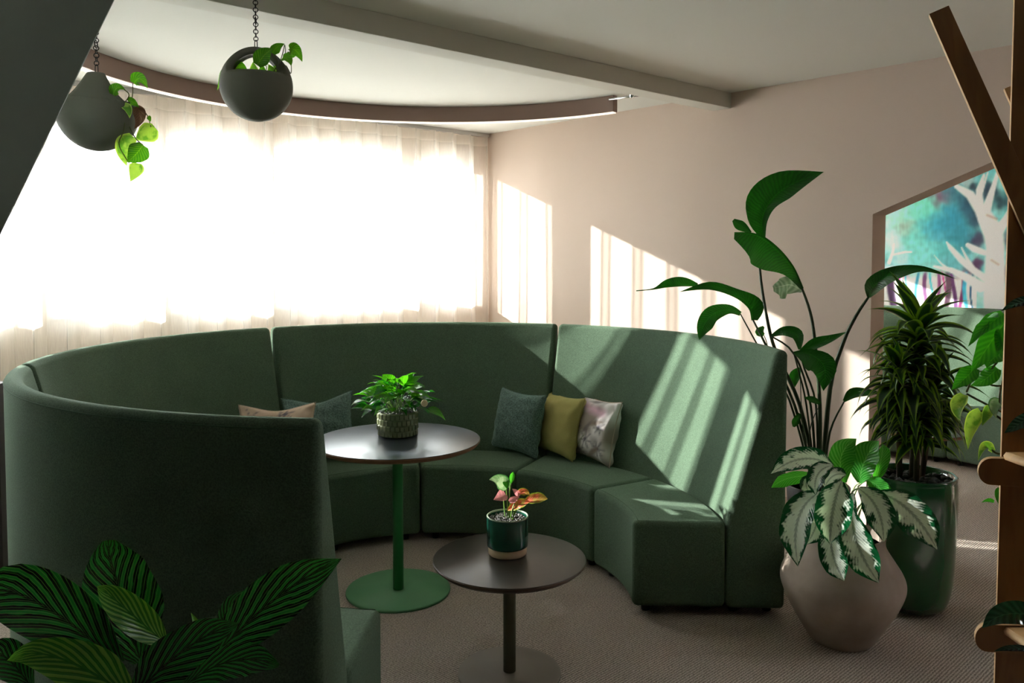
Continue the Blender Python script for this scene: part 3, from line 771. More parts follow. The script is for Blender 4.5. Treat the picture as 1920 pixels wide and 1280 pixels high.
for a, b, c, w, mt, dd in [((482, 122), (497, 102), (512, 92), 15, 'L_pot', -.1), ((511, 100), (520, 88), (534, 82), 9, 'L_pot', -.06), ((543, 92), (556, 96), (567, 116), 12, 'L_pot', -.05),
        ((530, 108), (540, 112), (546, 124), 9, 'L_pot', -.08), ((432, 138), (448, 126), (466, 140), 11, 'L_pot', .02), ((478, 146), (477, 130), (474, 116), 9, 'L_potlight', .02),
        ((490, 146), (492, 132), (490, 118), 7, 'L_pot', .03), ((514, 146), (510, 132), (503, 120), 9, 'L_potlight', .0), ((418, 130), (414, 148), (407, 170), 4, 'L_pot', .05),
        ((524, 146), (520, 130), (512, 124), 7, 'L_pot', .02), ((500, 112), (488, 100), (484, 92), 8, 'L_pot', -.05), ((538, 104), (548, 98), (540, 92), 7, 'L_pot', 0), ((455, 146), (466, 136), (470, 130), 7, 'L_potlight', 0)]:
    L(mids5(a, b, c, D1+dd, D1+dd-.02), w, mt, pl, tilt=random.uniform(-.5, .5))
for pts in ([(490, 150, D1), (500, 125, D1-.05), (482, 122, D1-.1)], [(505, 150, D1), (520, 118, D1-.04), (511, 100, D1-.06)], [(515, 150, D1), (530, 100, D1-.05), (534, 84, D1-.06), (536, 108, D1-.06)],
            [(520, 148, D1), (534, 122, D1-.04), (545, 138, D1-.03), (546, 122, D1-.05), (543, 92, D1-.05)], [(440, 150, D1), (426, 132, D1+.03), (418, 130, D1+.05)], [(485, 150, D1), (478, 146, D1+.02)]):
    stem_px(pts, .0016, M['vine'], pl)
pl = thing('pothos_plant', 'pothos spilling down the right side of the side-on hanging planter', 'plant', (c2.x, c2.y, c2.z))
E2 = D2-.02
for a, b, c, w, mt, dd, kd in [((251, 156), (263, 148), (277, 166), 12, 'L_pot', .02, 'heart'), ((212, 178), (220, 165), (235, 168), 10, 'L_pot', -.06, 'heart'), ((240, 190), (250, 192), (261, 202), 8, 'L_pot', 0, 'heart'),
        ((256, 200), (262, 220), (252, 242), 11, 'L_brown', 0, 'heart'), ((290, 238), (272, 250), (253, 262), 18, 'L_potlight', .03, 'heart'), ((250, 256), (233, 280), (238, 312), 17, 'L_potlight', 0, 'heart'),
        ((268, 272), (254, 290), (238, 304), 19, 'L_pot', -.02, 'heart'), ((258, 306), (253, 322), (244, 341), 13, 'L_potlight', -.01, 'heart'), ((278, 218), (281, 223), (283, 228), 4, 'L_pot', 0, 'heart'),
        ((232, 196), (240, 206), (243, 222), 8, 'L_potlight', -.03, 'heart')]:
    L(mids5(a, b, c, E2+dd, E2+dd-.02), w, mt, pl, kd, tilt=random.uniform(-.4, .4))
for pts in ([(215, 205, D2), (232, 196, E2), (233, 240, E2-.03), (223, 268, E2-.03), (232, 290, E2-.03), (244, 308, E2-.02)], [(225, 205, D2), (246, 190, E2), (249, 156, E2+.02)],
            [(222, 205, D2), (242, 180, E2-.02), (233, 168, E2-.05)], [(236, 200, D2), (262, 204, E2), (276, 216, E2), (283, 238, E2+.02)], [(236, 222, E2), (252, 256, E2), (268, 272, E2-.02)], [(226, 200, D2), (216, 180, E2-.05), (211, 174, E2-.06)]):
    stem_px(pts, .0018, M['vine'], pl)

# ------------------------------------------------------------------ pots on the tables
def pebble_mesh(name, seed, mat):
    bm = bmesh.new(); bmesh.ops.create_icosphere(bm, subdivisions=1, radius=1)
    for v in bm.verts: v.co *= 1+.25*noise.noise(v.co*1.3+Vector((seed, 0, 0))); v.co.z *= .6
    me = bpy.data.meshes.new(name); bm.to_mesh(me); bm.free(); me.materials.append(mat)
    me.polygons.foreach_set('use_smooth', [True]*len(me.polygons)); return me
# low table pot
pc = (xy(951.5, 2.99), 2.99)
root = thing('ceramic_pot', 'small glossy teal-green pot with a bare clay foot on the low table', 'pot', (pc[0], pc[1], LZ))
o = lathe('glazed_body', [(0, LZ+.03), (.072, LZ+.03), (.0775, LZ+.034), (.0785, LZ+.045), (.0785, LZ+.142), (.0775, LZ+.1455), (.0745, LZ+.1455), (.0735, LZ+.14), (.0725, LZ+.06), (0, LZ+.06)], M['glaze2'], root, pc, 64, close=False); fix(o, root)
o = lathe('clay_foot', [(0, LZ+.0005), (.069, LZ+.0005), (.0725, LZ+.004), (.0735, LZ+.03), (0, LZ+.03)], M['clay'], root, pc, 64, close=False); fix(o, root)
o = lathe('rim', [(.0785, LZ+.1425), (.0788, LZ+.1455), (.0765, LZ+.1475), (.0738, LZ+.146), (.0735, LZ+.142)], M['rim'], root, pc, 64, close=False); fix(o, root)
gm = pebble_mesh('gravel_source', 2, M['pebble2'])
V = []; F = []; rr = random.Random(5)
for i in range(260):
    a = rr.random()*2*PI; q = math.sqrt(rr.random())*.068; s = rr.uniform(.0035, .006); b = len(V)
    M3 = Matrix.Rotation(rr.random()*6, 3, 'Z') @ Matrix.Rotation(rr.uniform(-.5, .5), 3, 'X')
    for v in gm.vertices: V.append(M3 @ (v.co*s)+Vector((pc[0]+q*math.cos(a), pc[1]+q*math.sin(a), LZ+.134+rr.uniform(-.002, .004))))
    for p in gm.polygons: F.append(tuple(b+k for k in p.vertices))
o = mesh('gravel', V, F, M['pebble2'], root, smooth=True); o['kind'] = 'stuff'; fix(o, root)
o = lathe('soil', [(0, LZ+.131), (.0728, LZ+.131)], M['soil'], root, pc, 40); fix(o, root)
D = 2.99
pk = thing('pink_leaf_plant', 'small plant with pink, salmon and cream leaves in the teal pot on the low table', 'plant', (pc[0], pc[1], LZ+.135))
for a, b, c, w, mt, kd in [((950, 916), (936, 900), (917, 899), 14, 'L_white', 'heart'), ((958, 906), (960, 894), (962, 884), 5, 'L_agl', 'oval'), ((948, 926), (939, 931), (925, 937), 11, 'L_pink', 'heart'),
        ((974, 929), (967, 921), (960, 916), 5, 'L_pink', 'heart'), ((952, 956), (972, 945), (994, 940), 9, 'L_orange', 'oval'), ((983, 940), (1005, 934), (1027, 935), 10, 'L_orange', 'oval'),
        ((970, 924), (982, 921), (993, 927), 7, 'L_orange', 'oval'), ((955, 940), (966, 934), (974, 932), 6, 'L_pink', 'heart'), ((946, 898), (950, 908), (951, 918), 6, 'L_agl', 'heart')]:
    L(mids5(a, b, c, D-.01, D-.03), w, mt, pk, kd, tilt=random.uniform(-.3, .3))
for pts in ([(951, 972, D), (951, 940, D), (949, 914, D)], [(957, 970, D), (955, 930, D), (958, 905, D)], [(947, 968, D), (945, 945, D), (944, 930, D)], [(960, 974, D-.02), (972, 950, D-.02), (985, 940, D-.02)],
            [(958, 970, D-.02), (962, 950, D-.02), (972, 930, D)], [(955, 972, D), (954, 955, D), (958, 950, D)], [(962, 974, D-.02), (964, 960, D-.02), (976, 944, D-.02)]):
    stem_px(pts, .0022, M['stemlight'], pk)
# tall table pot with staggered relief tiles
pc = (xy(744, 3.79), 3.79); rp = .094; hp = .118
root = thing('tiled_pot', 'low olive pot covered in small raised tiles on the tall table', 'pot', (pc[0], pc[1], TZ))
o = lathe('body', [(0, TZ+.0005), (rp*.86, TZ+.0005), (rp*.96, TZ+.012), (rp, TZ+.03), (rp, TZ+hp-.01), (rp*.97, TZ+hp-.002), (rp*.93, TZ+hp-.004), (rp*.92, TZ+.05), (0, TZ+.05)], M['tile_glaze'], root, pc, 64, close=False); fix(o, root)
tv = [(-.5, 0, 0), (.5, 0, 0), (.5, 0, 1), (-.5, 0, 1), (-.42, -1, .06), (.42, -1, .06), (.42, -1, .8), (-.42, -1, .8)]
tmesh = bpy.data.meshes.new('tile'); tmesh.from_pydata([(x*.0185, y*.0045, z*.026) for x, y, z in tv], [], [(4, 5, 6, 7), (0, 1, 5, 4), (1, 2, 6, 5), (2, 3, 7, 6), (3, 0, 4, 7)]); tmesh.materials.append(M['tile_glaze'])
nt_ = 28
for row in range(4):
    for i in range(nt_):
        a = 2*PI*(i+.5*(row % 2))/nt_+rr.uniform(-.01, .01)
        o = bpy.data.objects.new('tile', tmesh); C.objects.link(o); o.parent = root
        r_ = rp-.0005+rr.uniform(0, .0012)-(.004 if row == 0 else 0)
        o.location = (r_*math.cos(a), r_*math.sin(a), .006+row*.0272); o.rotation_euler = (rr.uniform(-.08, .02), 0, a+PI/2)
o = lathe('soil', [(0, TZ+hp-.012), (rp*.92, TZ+hp-.012)], M['soil'], root, pc, 40); fix(o, root)
gv = []; gf = []
for i in range(130):
    a = rr.random()*2*PI; q = math.sqrt(rr.random())*rp*.86; s = rr.uniform(.005, .009); b = len(gv)
    M3 = Matrix.Rotation(rr.random()*6, 3, 'Z')
    for v in gm.vertices: gv.append(M3 @ (v.co*s)+Vector((pc[0]+q*math.cos(a), pc[1]+q*math.sin(a), TZ+hp-.008+rr.uniform(-.002, .003))))
    for p in gm.polygons: gf.append(tuple(b+k for k in p.vertices))
o = mesh('gravel', gv, gf, M['pebble2'], root, smooth=True); o['kind'] = 'stuff'; fix(o, root)

def local_leaf(name, length, width, e0, bend, mat, shape, petiole=0, n=8, cup=-.25, twist=0):
    """leaf in its own frame: leaves the origin along +x at elevation e0 and bends over"""
    pts = []; p = Vector((0, 0, 0)); N_ = []; e = e0
    tot = n
    for i in range(tot+1):
        pts.append(p.copy()); d = Vector((math.cos(e), 0, math.sin(e))); N_.append(Vector((-math.sin(e), 0, math.cos(e))))
        p += d*length/tot; e -= bend/tot
    ws = []
    for i in range(tot+1):
        t = i/tot; k = t*(len(shape)-1); j = min(int(k), len(shape)-2); ws.append(width*(shape[j]+(shape[j+1]-shape[j])*(k-j)))
    V = []; F = []; UV = []; nv = 2; cols = [i/nv for i in range(-nv, nv+1)]
    for i in range(tot+1):
        for c in cols:
            side = Vector((0, 1, 0))
            V.append(pts[i]+side*c*ws[i]+N_[i]*(-cup*abs(c)*ws[i])); UV.append((i/tot, .5+c/2))
    k = len(cols)
    for i in range(tot):
        for j in range(k-1): F.append((i*k+j, (i+1)*k+j, (i+1)*k+j+1, i*k+j+1))
    me = bpy.data.meshes.new(name); me.from_pydata([tuple(v) for v in V], [], F)
    me.polygons.foreach_set('use_smooth', [True]*len(me.polygons))
    ul = me.uv_layers.new(name='UVMap'); li = [0]*len(me.loops); me.loops.foreach_get('vertex_index', li); fl = []
    for i in li: fl += list(UV[i])
    ul.data.foreach_set('uv', fl); me.materials.append(mat); return me
# plant on the tall table
base = Vector((pc[0], pc[1], TZ+hp-.01))
lp = thing('leafy_table_plant', 'bushy bright green plant with glossy pointed leaves on the tall table', 'plant', tuple(base))
HEART = [.25, .85, 1, .82, .5, .22, 0]
lm = [local_leaf('leaf', .095, .026, .35, 1.0, M['L_ant'], HEART), local_leaf('leaf', .08, .024, .8, 1.5, M['L_ant'], HEART), local_leaf('leaf', .085, .022, .1, .7, M['L_antdark'], HEART),
      local_leaf('leaf', .07, .020, .5, 1.2, M['L_antdark'], HEART), local_leaf('leaf', .10, .024, 1.25, .6, M['L_ant'], HEART)]
rr = random.Random(21)
for i in range(92):
    a = i*2.39996+rr.uniform(-.3, .3); lev = (i/92)
    rad = (.03+.095*(1-lev**1.8))*rr.uniform(.6, 1.15); z = .02+.125*lev**.85*rr.uniform(.75, 1.1)
    if i < 30: rad *= 1.15
    st = Vector((rad*math.cos(a), rad*math.sin(a), z)); 
    b0 = Vector((.35*rad*math.cos(a+.4), .35*rad*math.sin(a+.4), -.002))
    md = b0.lerp(st, .5)+Vector((0, 0, .015))
    V, F = tube_data(smoothprof([b0, md, st], 3), .0014, n=4)
    mesh('stem', V, F, M['stemlight'] if i % 2 else M['stem'], lp, smooth=True)
    k = rr.choice([0, 1, 0, 2, 3] if lev > .4 else [2, 3, 2, 0])
    o = bpy.data.objects.new('leaf', lm[k]); C.objects.link(o); o.parent = lp; o.location = st
    o.rotation_euler = (rr.uniform(-.5, .5), rr.uniform(-.4, .3)+(-.35 if lev > .8 else .1), a+rr.uniform(-.5, .5)); s = rr.uniform(.85, 1.2); o.scale = (s, s, s)
fl_ = lathe('flower', [(0, 0), (.012, .001), (.0165, .006), (.014, .009), (0, .007)], plain('cream_flower', srgb(226, 214, 168), .5), lp, (0, 0), 20)
fl_.location = Vector(P(795, 756, 3.62))-base; fl_.rotation_euler = (1.3, 0, .4)
fix(tube('stem', [base+Vector((.02, 0, 0)), P(780, 765, 3.7), P(794, 757, 3.63)], .0013, M['stem'], lp), lp)

# ------------------------------------------------------------------ floor pots, right
GP = (1.785, 3.54); gr = .183; gh = .60
root = thing('glazed_planter', 'tall dark green glossy glazed planter topped with pebbles', 'planter', (GP[0], GP[1], 0))
prof = smoothprof([(.10, .002), (.132, .012), (.160, .06), (.176, .18), (.183, .40), (.185, .52), (.181, .585)], 6)
pr = [(0, .0)]+[(v[0], v[1]) for v in prof]+[(.183, .598), (.178, .603), (.165, .600), (.163, .57), (.15, .45), (0, .44)]
o = lathe('glazed_body', pr, M['glaze'], root, GP, 80, close=False); fix(o, root)
o = lathe('soil', [(0, .565), (.163, .565)], M['soil'], root, GP, 40); fix(o, root)
pms = [pebble_mesh('pebble', k, M['pebble']) for k in range(4)]
rr = random.Random(11); placed = []
while len(placed) < 88:
    a = rr.random()*2*PI; q = math.sqrt(rr.random())*.148; x, y = q*math.cos(a), q*math.sin(a)
    z = .574+(.010 if any((x-u)**2+(y-v)**2 < .022**2 for u, v in placed) else 0)
    placed.append((x, y)); o = bpy.data.objects.new('pebble', pms[len(placed) % 4]); C.objects.link(o); o.parent = root
    o.location = (x, y, z); s = rr.uniform(.013, .019); o.scale = (s, s*rr.uniform(.7, 1), s); o.rotation_euler = (rr.uniform(-.3, .3), rr.uniform(-.3, .3), rr.random()*6)
# dracaena
dr = thing('dracaena_plant', 'dense dracaena with lime-edged strap leaves in the tall green planter', 'plant', (GP[0], GP[1], .575))
canes = [((0, .0), (.012, -.01), .70), ((-.045, .02), (-.07, -.01), .5), ((.05, .015), (.085, -.02), .42), ((.0, -.04), (-.02, -.08), .3)]
for (x0, y0), (x1, y1), h in canes:
    V, F = tube_data(smoothprof([(x0, y0, -.02), ((x0+x1)/2, (y0+y1)/2, h*.5), (x1, y1, h)], 4), .013, .010, 8)
    mesh('cane', V, F, M['cane'], dr, smooth=True)
STRAP = [.55, .8, .95, 1, .95, .82, .6, .35, .12, 0]
dm = [local_leaf('leaf', .275, .030, e, b, M['L_dra'], STRAP, n=9, cup=-.35) for e, b in ((1.25, .5), (1.0, 1.1), (.75, 1.7), (.45, 1.9), (.25, 1.6), (.6, 2.4))]
rr = random.Random(4); cnt = 0
for ci, ((x0, y0), (x1, y1), h) in enumerate(canes):
    nl = (104, 70, 60, 38)[ci]; zlo = (.24, .19, .17, .15)[ci]
    for i in range(nl):
        t = i/(nl-1); z = zlo+(h-zlo)*t**.8; f = z/h
        x = x0+(x1-x0)*f; y = y0+(y1-y0)*f
        az = i*2.39996+rr.uniform(-.25, .25)+ci
        k = 0 if t > .95 else (1 if t > .86 else (2 if t > .7 else rr.choice([2, 3, 5] if t > .4 else [3, 4, 5, 3])))
        o = bpy.data.objects.new('leaf', dm[k]); C.objects.link(o); o.parent = dr
        o.location = (x, y, z); o.rotation_euler = (rr.uniform(-.3, .3), rr.uniform(-.15, .15), az)
        s = rr.uniform(.75, 1.08)*(1.0 if ci == 0 else .85); w_ = s*rr.uniform(.9, 1.25); o.scale = (s, w_, s); cnt += 1
# stone pot with aglaonema
SP = (1.345, 3.215)
root = thing('stone_planter', 'angular beige stone planter, wide at the middle, on the carpet', 'planter', (SP[0], SP[1], 0))
prof = smoothprof([(.10, .0), (.118, .006), (.140, .035), (.200, .14), (.233, .215), (.2395, .258), (.228, .295), (.20, .34), (.168, .39), (.160, .42), (.163, .445)], 4)
pr = [(0, 0)]+[(v[0], v[1]) for v in prof]+[(.155, .447), (.148, .43), (.15, .38), (0, .37)]
o = lathe('stone_body', pr, M['stone'], root, SP, 72, close=False); fix(o, root)
o = lathe('soil', [(0, .405), (.149, .405)], M['soil'], root, SP, 40); fix(o, root)
ag = thing('aglaonema_plant', 'broad-leaved plant with silver patterned leaves spilling over the stone planter', 'plant', (SP[0], SP[1], .41))
d = 3.12
for a, b, c, w, mt, dd, tl in [((1562, 874), (1505, 860), (1445, 888), 21, 'L_sil', .02, .3), ((1530, 892), (1480, 896), (1446, 914), 12, 'L_agl', .08, -.4), ((1560, 872), (1533, 890), (1529, 928), 17, 'L_sil', -.02, .2),
        ((1584, 905), (1577, 856), (1606, 822), 23, 'L_agl', .05, .2), ((1612, 905), (1622, 862), (1648, 826), 24, 'L_agl', .06, -.3), ((1640, 905), (1652, 860), (1655, 832), 13, 'L_agl', .1, .5),
        ((1536, 922), (1496, 975), (1496, 1062), 28, 'L_sil', -.02, .3), ((1578, 902), (1562, 955), (1556, 1020), 33, 'L_sil', -.12, -.1), ((1556, 985), (1562, 1040), (1583, 1089), 24, 'L_sil', -.1, .2),
        ((1596, 955), (1610, 1025), (1648, 1093), 30, 'L_sil', -.14, .1), ((1610, 915), (1645, 955), (1657, 1016), 27, 'L_sil', -.04, -.2), ((1648, 922), (1708, 960), (1757, 1030), 33, 'L_sil', .03, .25),
        ((1585, 890), (1562, 892), (1545, 915), 15, 'L_sil', 0, -.5), ((1600, 925), (1590, 965), (1604, 1010), 18, 'L_sil', -.06, .4), ((1540, 940), (1530, 985), (1512, 1020), 18, 'L_sil', .04, -.4),
        ((1625, 900), (1650, 915), (1672, 950), 18, 'L_agl', .08, .3), ((1595, 880), (1588, 850), (1582, 822), 9, 'L_agl', .1, .5), ((1520, 930), (1512, 905), (1530, 898), 12, 'L_sil', .05, .2)]:
    m5 = mids5(a, b, c, d+dd, d+dd-.05)
    leaf_px(m5, leafshape(w, kind='oval'), M[mt], ag, cup=-.3, ripple=.08, tilt=tl)
    pr_ = P(*m5[0]); s0 = Vector((SP[0]+rr.uniform(-.05, .05), SP[1]+rr.uniform(-.05, .05), .40))
    md = s0.lerp(pr_, .6)+Vector((0, 0, .06))
    fix(tube('stem', [s0, md, pr_], .005, M['stemwhite'], ag, .0028), ag)

# ------------------------------------------------------------------ bird of paradise behind the sofa end
BP = (1.66, 4.30)
root = thing('dark_planter', 'dark round planter behind the sofa end, holding the tall large-leaved plant', 'planter', (BP[0], BP[1], 0))
o = lathe('pot_body', [(0, 0), (.12, 0), (.135, .01), (.165, .33), (.16, .335), (.152, .33), (.145, .25), (0, .25)], M['black'], root, BP, 56, close=False); fix(o, root)
o = lathe('soil', [(0, .30), (.15, .30)], M['soil'], root, BP, 32); fix(o, root)
bp = thing('bird_of_paradise_plant', 'tall plant with huge dark arching leaves on long stems behind the sofa end', 'plant', (BP[0], BP[1], .3))
def BL(mids, w, wr=None, cup=-.35, ripple=.07, tilt=0, mt='L_bird'): leaf_px(mids, w, M[mt], bp, wr, cup, ripple, tilt, n=5)
G = 4.35
BL([(1431, 446, G), (1429, 412, G-.02), (1443, 380, G-.05), (1478, 349, G-.1), (1545, 322, G-.2)], [4, 26, 42, 32, 0], [4, 10, 14, 20, 0], cup=-.3)
BL([(1504, 541, G), (1484, 500, G-.05), (1452, 464, G-.1), (1420, 441, G-.12), (1377, 436, G-.1)], [3, 20, 46, 47, 12], [3, 4, 5, 3, 1], cup=-.4, ripple=.015)
BL([(1505, 546, G+.02), (1484, 534, G), (1466, 536, G-.02), (1450, 540, G-.02)], [4, 24, 22, 6], [2, 16, 12, 4], cup=.6, ripple=.25, mt='L_pale')
BL([(1408, 436, G-.1), (1394, 426, G-.1), (1384, 420, G-.1), (1375, 412, G-.1)], [2, 8, 9, 3])
H_ = 4.25
BL([(1412, 600, H_), (1406, 575, H_-.03), (1378, 550, H_-.05), (1330, 536, H_-.05), (1274, 547, H_)], [3, 4, 7, 7, 0], [8, 24, 10, 8, 0])
BL([(1308, 535, H_), (1278, 534, H_-.03), (1250, 537, H_-.03), (1225, 541, H_-.02), (1193, 545, H_)], [2, 3, 2, 2, 1], [4, 15, 13, 1, 1])
BL([(1388, 588, 4.12), (1366, 580, 4.08), (1335, 590, 4.04), (1318, 612, 4.02), (1311, 638, 4.0)], [4, 8, 14, 16, 0], [4, 9, 16, 12, 0])
BL([(1446, 630, 4.2), (1470, 620, 4.16), (1494, 628, 4.13), (1500, 655, 4.1)], [2, 8, 12, 2], [2, 9, 10, 3])
BL([(1500, 660, 4.2), (1528, 646, 4.15), (1558, 636, 4.1), (1588, 622, 4.05)], [3, 12, 9, 0], [2, 8, 5, 0])
BL([(1488, 661, 4.15), (1520, 664, 4.1), (1546, 688, 4.06), (1544, 733, 4.04)], [2, 10, 22, 0], [2, 26, 26, 0])
BL([(1629, 556, 4.1), (1642, 532, 4.0), (1680, 512, 3.9), (1732, 504, 3.82), (1794, 523, 3.78)], [3, 16, 14, 5, 0], [3, 14, 12, 5, 0], cup=-.5)
BL([(1583, 752, 4.1), (1600, 737, 4.05), (1625, 734, 4.0), (1655, 737, 3.98)], [3, 10, 6, 0], [2, 9, 8, 0])
BL([(1538, 756, 4.2), (1522, 748, 4.2), (1507, 745, 4.2)], [3, 6, 0])
BL([(1500, 690, 4.3), (1490, 705, 4.3), (1486, 730, 4.3)], [3, 10, 2])
BL([(1432, 628, 4.25), (1424, 622, 4.25), (1432, 612, 4.25)], [3, 8, 2])
BL([(1500, 775, 4.2), (1492, 790, 4.2), (1488, 800, 4.2)], [3, 7, 2])
for pts, r0, r1_ in [([(1531, 900, 4.3), (1500, 760, 4.3), (1455, 660, 4.25), (1437, 590, 4.25), (1425, 505, 4.35), (1431, 446, G)], .012, .0055), ([(1536, 900, 4.3), (1537, 760, 4.3), (1528, 640, 4.3), (1519, 585, 4.32), (1504, 541, G)], .013, .006),
        ([(1526, 900, 4.3), (1490, 760, 4.28), (1440, 655, 4.22), (1412, 600, H_)], .009, .005), ([(1522, 900, 4.3), (1480, 750, 4.25), (1425, 655, 4.16), (1388, 588, 4.12)], .007, .003), ([(1412, 600, H_), (1395, 560, H_+.02), (1330, 540, H_+.02), (1308, 535, H_)], .003, .002),
        ([(1542, 900, 4.3), (1556, 730, 4.2), (1582, 640, 4.15), (1605, 592, 4.12), (1629, 556, 4.1)], .014, .006), ([(1545, 900, 4.3), (1556, 810, 4.2), (1583, 752, 4.1)], .008, .004), ([(1530, 900, 4.3), (1520, 760, 4.25), (1490, 665, 4.18), (1446, 630, 4.2)], .008, .004),
        ([(1533, 900, 4.3), (1530, 760, 4.25), (1508, 690, 4.22), (1500, 660, 4.2)], .007, .004), ([(1528, 900, 4.3), (1512, 760, 4.25), (1496, 690, 4.2), (1488, 661, 4.15)], .006, .004), ([(1520, 900, 4.3), (1505, 800, 4.25), (1500, 690, 4.3)], .004, .002),
        ([(1524, 900, 4.3), (1518, 810, 4.2), (1538, 756, 4.2)], .004, .002), ([(1440, 655, 4.25), (1437, 640, 4.25), (1432, 628, 4.25)], .003, .002), ([(1520, 900, 4.3), (1512, 830, 4.25), (1500, 775, 4.2)], .003, .002)]:
    stem_px(pts, r0, M['stem'], bp, r1_)
for k in range(5):
    x = BP[0]+.03*(k-2)
    fix(tube('stem', [(x, BP[1], .29), (x, BP[1], .40), tuple(P(1524+5*k, 905, 4.3))], .012, M['stem'], bp, .011), bp)

# ------------------------------------------------------------------ calathea in the near left corner
cp = (-.60, 1.40)
root = thing('dark_planter', 'dark floor planter below the frame, holding the striped leaves in the lower left corner', 'planter', (cp[0], cp[1], 0))
o = lathe('pot_body', [(0, 0), (.11, 0), (.12, .01), (.15, .50), (.145, .505), (.137, .5), (.13, .40), (0, .40)], M['black'], root, cp, 48, close=False); fix(o, root)
o = lathe('soil', [(0, .46), (.134, .46)], M['soil'], root, cp, 32); fix(o, root)
ca = thing('calathea_plant', 'dark striped calathea leaves in the lower left foreground', 'plant', (cp[0], cp[1], .46))
def CL(mids, w, mt='L_cal', wr=None, **k):
    leaf_px(mids, w, M[mt], ca, wr, **k)
    p0 = P(*mids[0]); s0 = Vector((cp[0]+random.uniform(-.04, .04), cp[1]+random.uniform(-.04, .04), .455))
    fix(tube('stem', [s0, s0.lerp(p0, .5)+Vector((0, 0, .03)), p0], .0035, M['stemlight'] if mt != 'L_cal' else M['stem'], ca, .0025), ca)
CL([(264, 1240, 1.45), (240, 1165, 1.47), (218, 1090, 1.48), (205, 1042, 1.46), (203, 1012, 1.42)], [12, 66, 62, 40, 10], wr=[12, 66, 60, 46, 14], cup=-.2, ripple=.05)
CL([(310, 1205, 1.40), (278, 1178, 1.38), (240, 1145, 1.36), (205, 1115, 1.35), (182, 1098, 1.35)], [6, 26, 30, 20, 0], 'L_cal2')
CL([(225, 1245, 1.38), (160, 1190, 1.36), (90, 1140, 1.34), (20, 1108, 1.32), (-40, 1108, 1.32)], [10, 46, 58, 50, 10])
CL([(250, 1310, 1.30), (185, 1268, 1.28), (120, 1236, 1.26), (60, 1224, 1.25), (13, 1238, 1.25)], [12, 44, 38, 22, 0], 'L_cal2')
CL([(395, 1235, 1.50), (440, 1190, 1.50), (500, 1135, 1.50), (570, 1085, 1.49), (641, 1047, 1.48)], [8, 36, 50, 40, 0])
CL([(425, 1200, 1.56), (425, 1165, 1.56), (440, 1130, 1.57), (470, 1105, 1.58)], [4, 18, 18, 0])
CL([(250, 1305, 1.30), (300, 1255, 1.31), (350, 1215, 1.31), (400, 1185, 1.31), (450, 1168, 1.30)], [10, 44, 42, 30, 0])
CL([(340, 1290, 1.38), (385, 1258, 1.38), (430, 1240, 1.38), (480, 1236, 1.37), (523, 1248, 1.36)], [8, 26, 30, 28, 3], ripple=.15)
CL([(60, 1290, 1.40), (30, 1250, 1.40), (0, 1225, 1.40), (-30, 1215, 1.40)], [5, 30, 30, 5])
CL([(170, 1215, 1.55), (150, 1160, 1.56), (140, 1128, 1.57), (128, 1110, 1.57)], [5, 22, 18, 0])
CL([(372, 1180, 1.52), (368, 1168, 1.52), (358, 1148, 1.52)], [2, 6, 0], 'L_cal2')

# ------------------------------------------------------------------ plywood shelving, right
SD = 1.75
sh = thing('plywood_shelf_unit', 'birch plywood shelving with a slanted brace and round-ended rails at the right edge', 'shelf', tuple(Vector((P(1890, 640, SD).x, SD, 0))))
def S(name, pxs, d0, d1, mat='ply', bev=.0008, dx=.0085): return fix(slab(name, pxs, d0, d1, M[mat], sh, bev, dx, M['ply_edge']), sh)
zf = 488+FPX*1.55/SD
ptop = P(1903, -120, SD)
S('upright_board', [(1903.5, -120), (1902.3, 0), (1865, 1280), (1852, 1780), (1990, 1780), (2020, -120)], SD, SD+.018)
S('slanted_brace', [(1742, 26), (1779, 10), (2010, 520), (1975, 560)], SD-.02, SD-.001)
S('short_brace', [(1883, 166), (1920, 150), (1990, 300), (1950, 320)], SD+.3, SD+.318, dx=.008)
def roundrail(y0, y1, xl):
    ym = (y0+y1)/2; r = (y1-y0)/2
    pts = [(xl+r-r*math.sin(PI*i/12), ym-r*math.cos(PI*i/12)) for i in range(13)]
    pts = pts+[(2030, y1+12), (2030, y0+4)]
    return pts
S('rail', roundrail(859, 909, 1834), SD-.039, SD-.021)
S('rail', roundrail(1171, 1222, 1828), SD-.039, SD-.021)
def shelfboard(pe, z):
    c = Vector((P(1872, 600, SD).x+.34, SD-.05-.14, z))
    return c
for yy in (842, 1168):
    zz = P(1890, yy, SD-.03).z-.003
    x0 = P(1883, yy, SD-.03).x
    pts = []
    for i in range(17):
        a = PI+PI/2*i/16
        pts.append((x0+.30+.30*math.cos(a), SD-.042+.42*math.sin(a)))
    pts += [(x0+.6, SD-.042-.42), (x0+.6, SD-.042)]
    fix(prism('shelf_board', pts, zz-.018, zz, M['ply_light'], sh, .001), sh)
    fix(tube('shelf_edge', [(x, y, zz-.009) for x, y in pts[:17]], .0095, M['ply_edge'], sh, sm=0), sh)
sp = thing('trailing_shelf_plant', 'bright green trailing plant hanging out from behind the plywood upright', 'plant', tuple(P(1900, 640, 2.2)))
K = 2.2
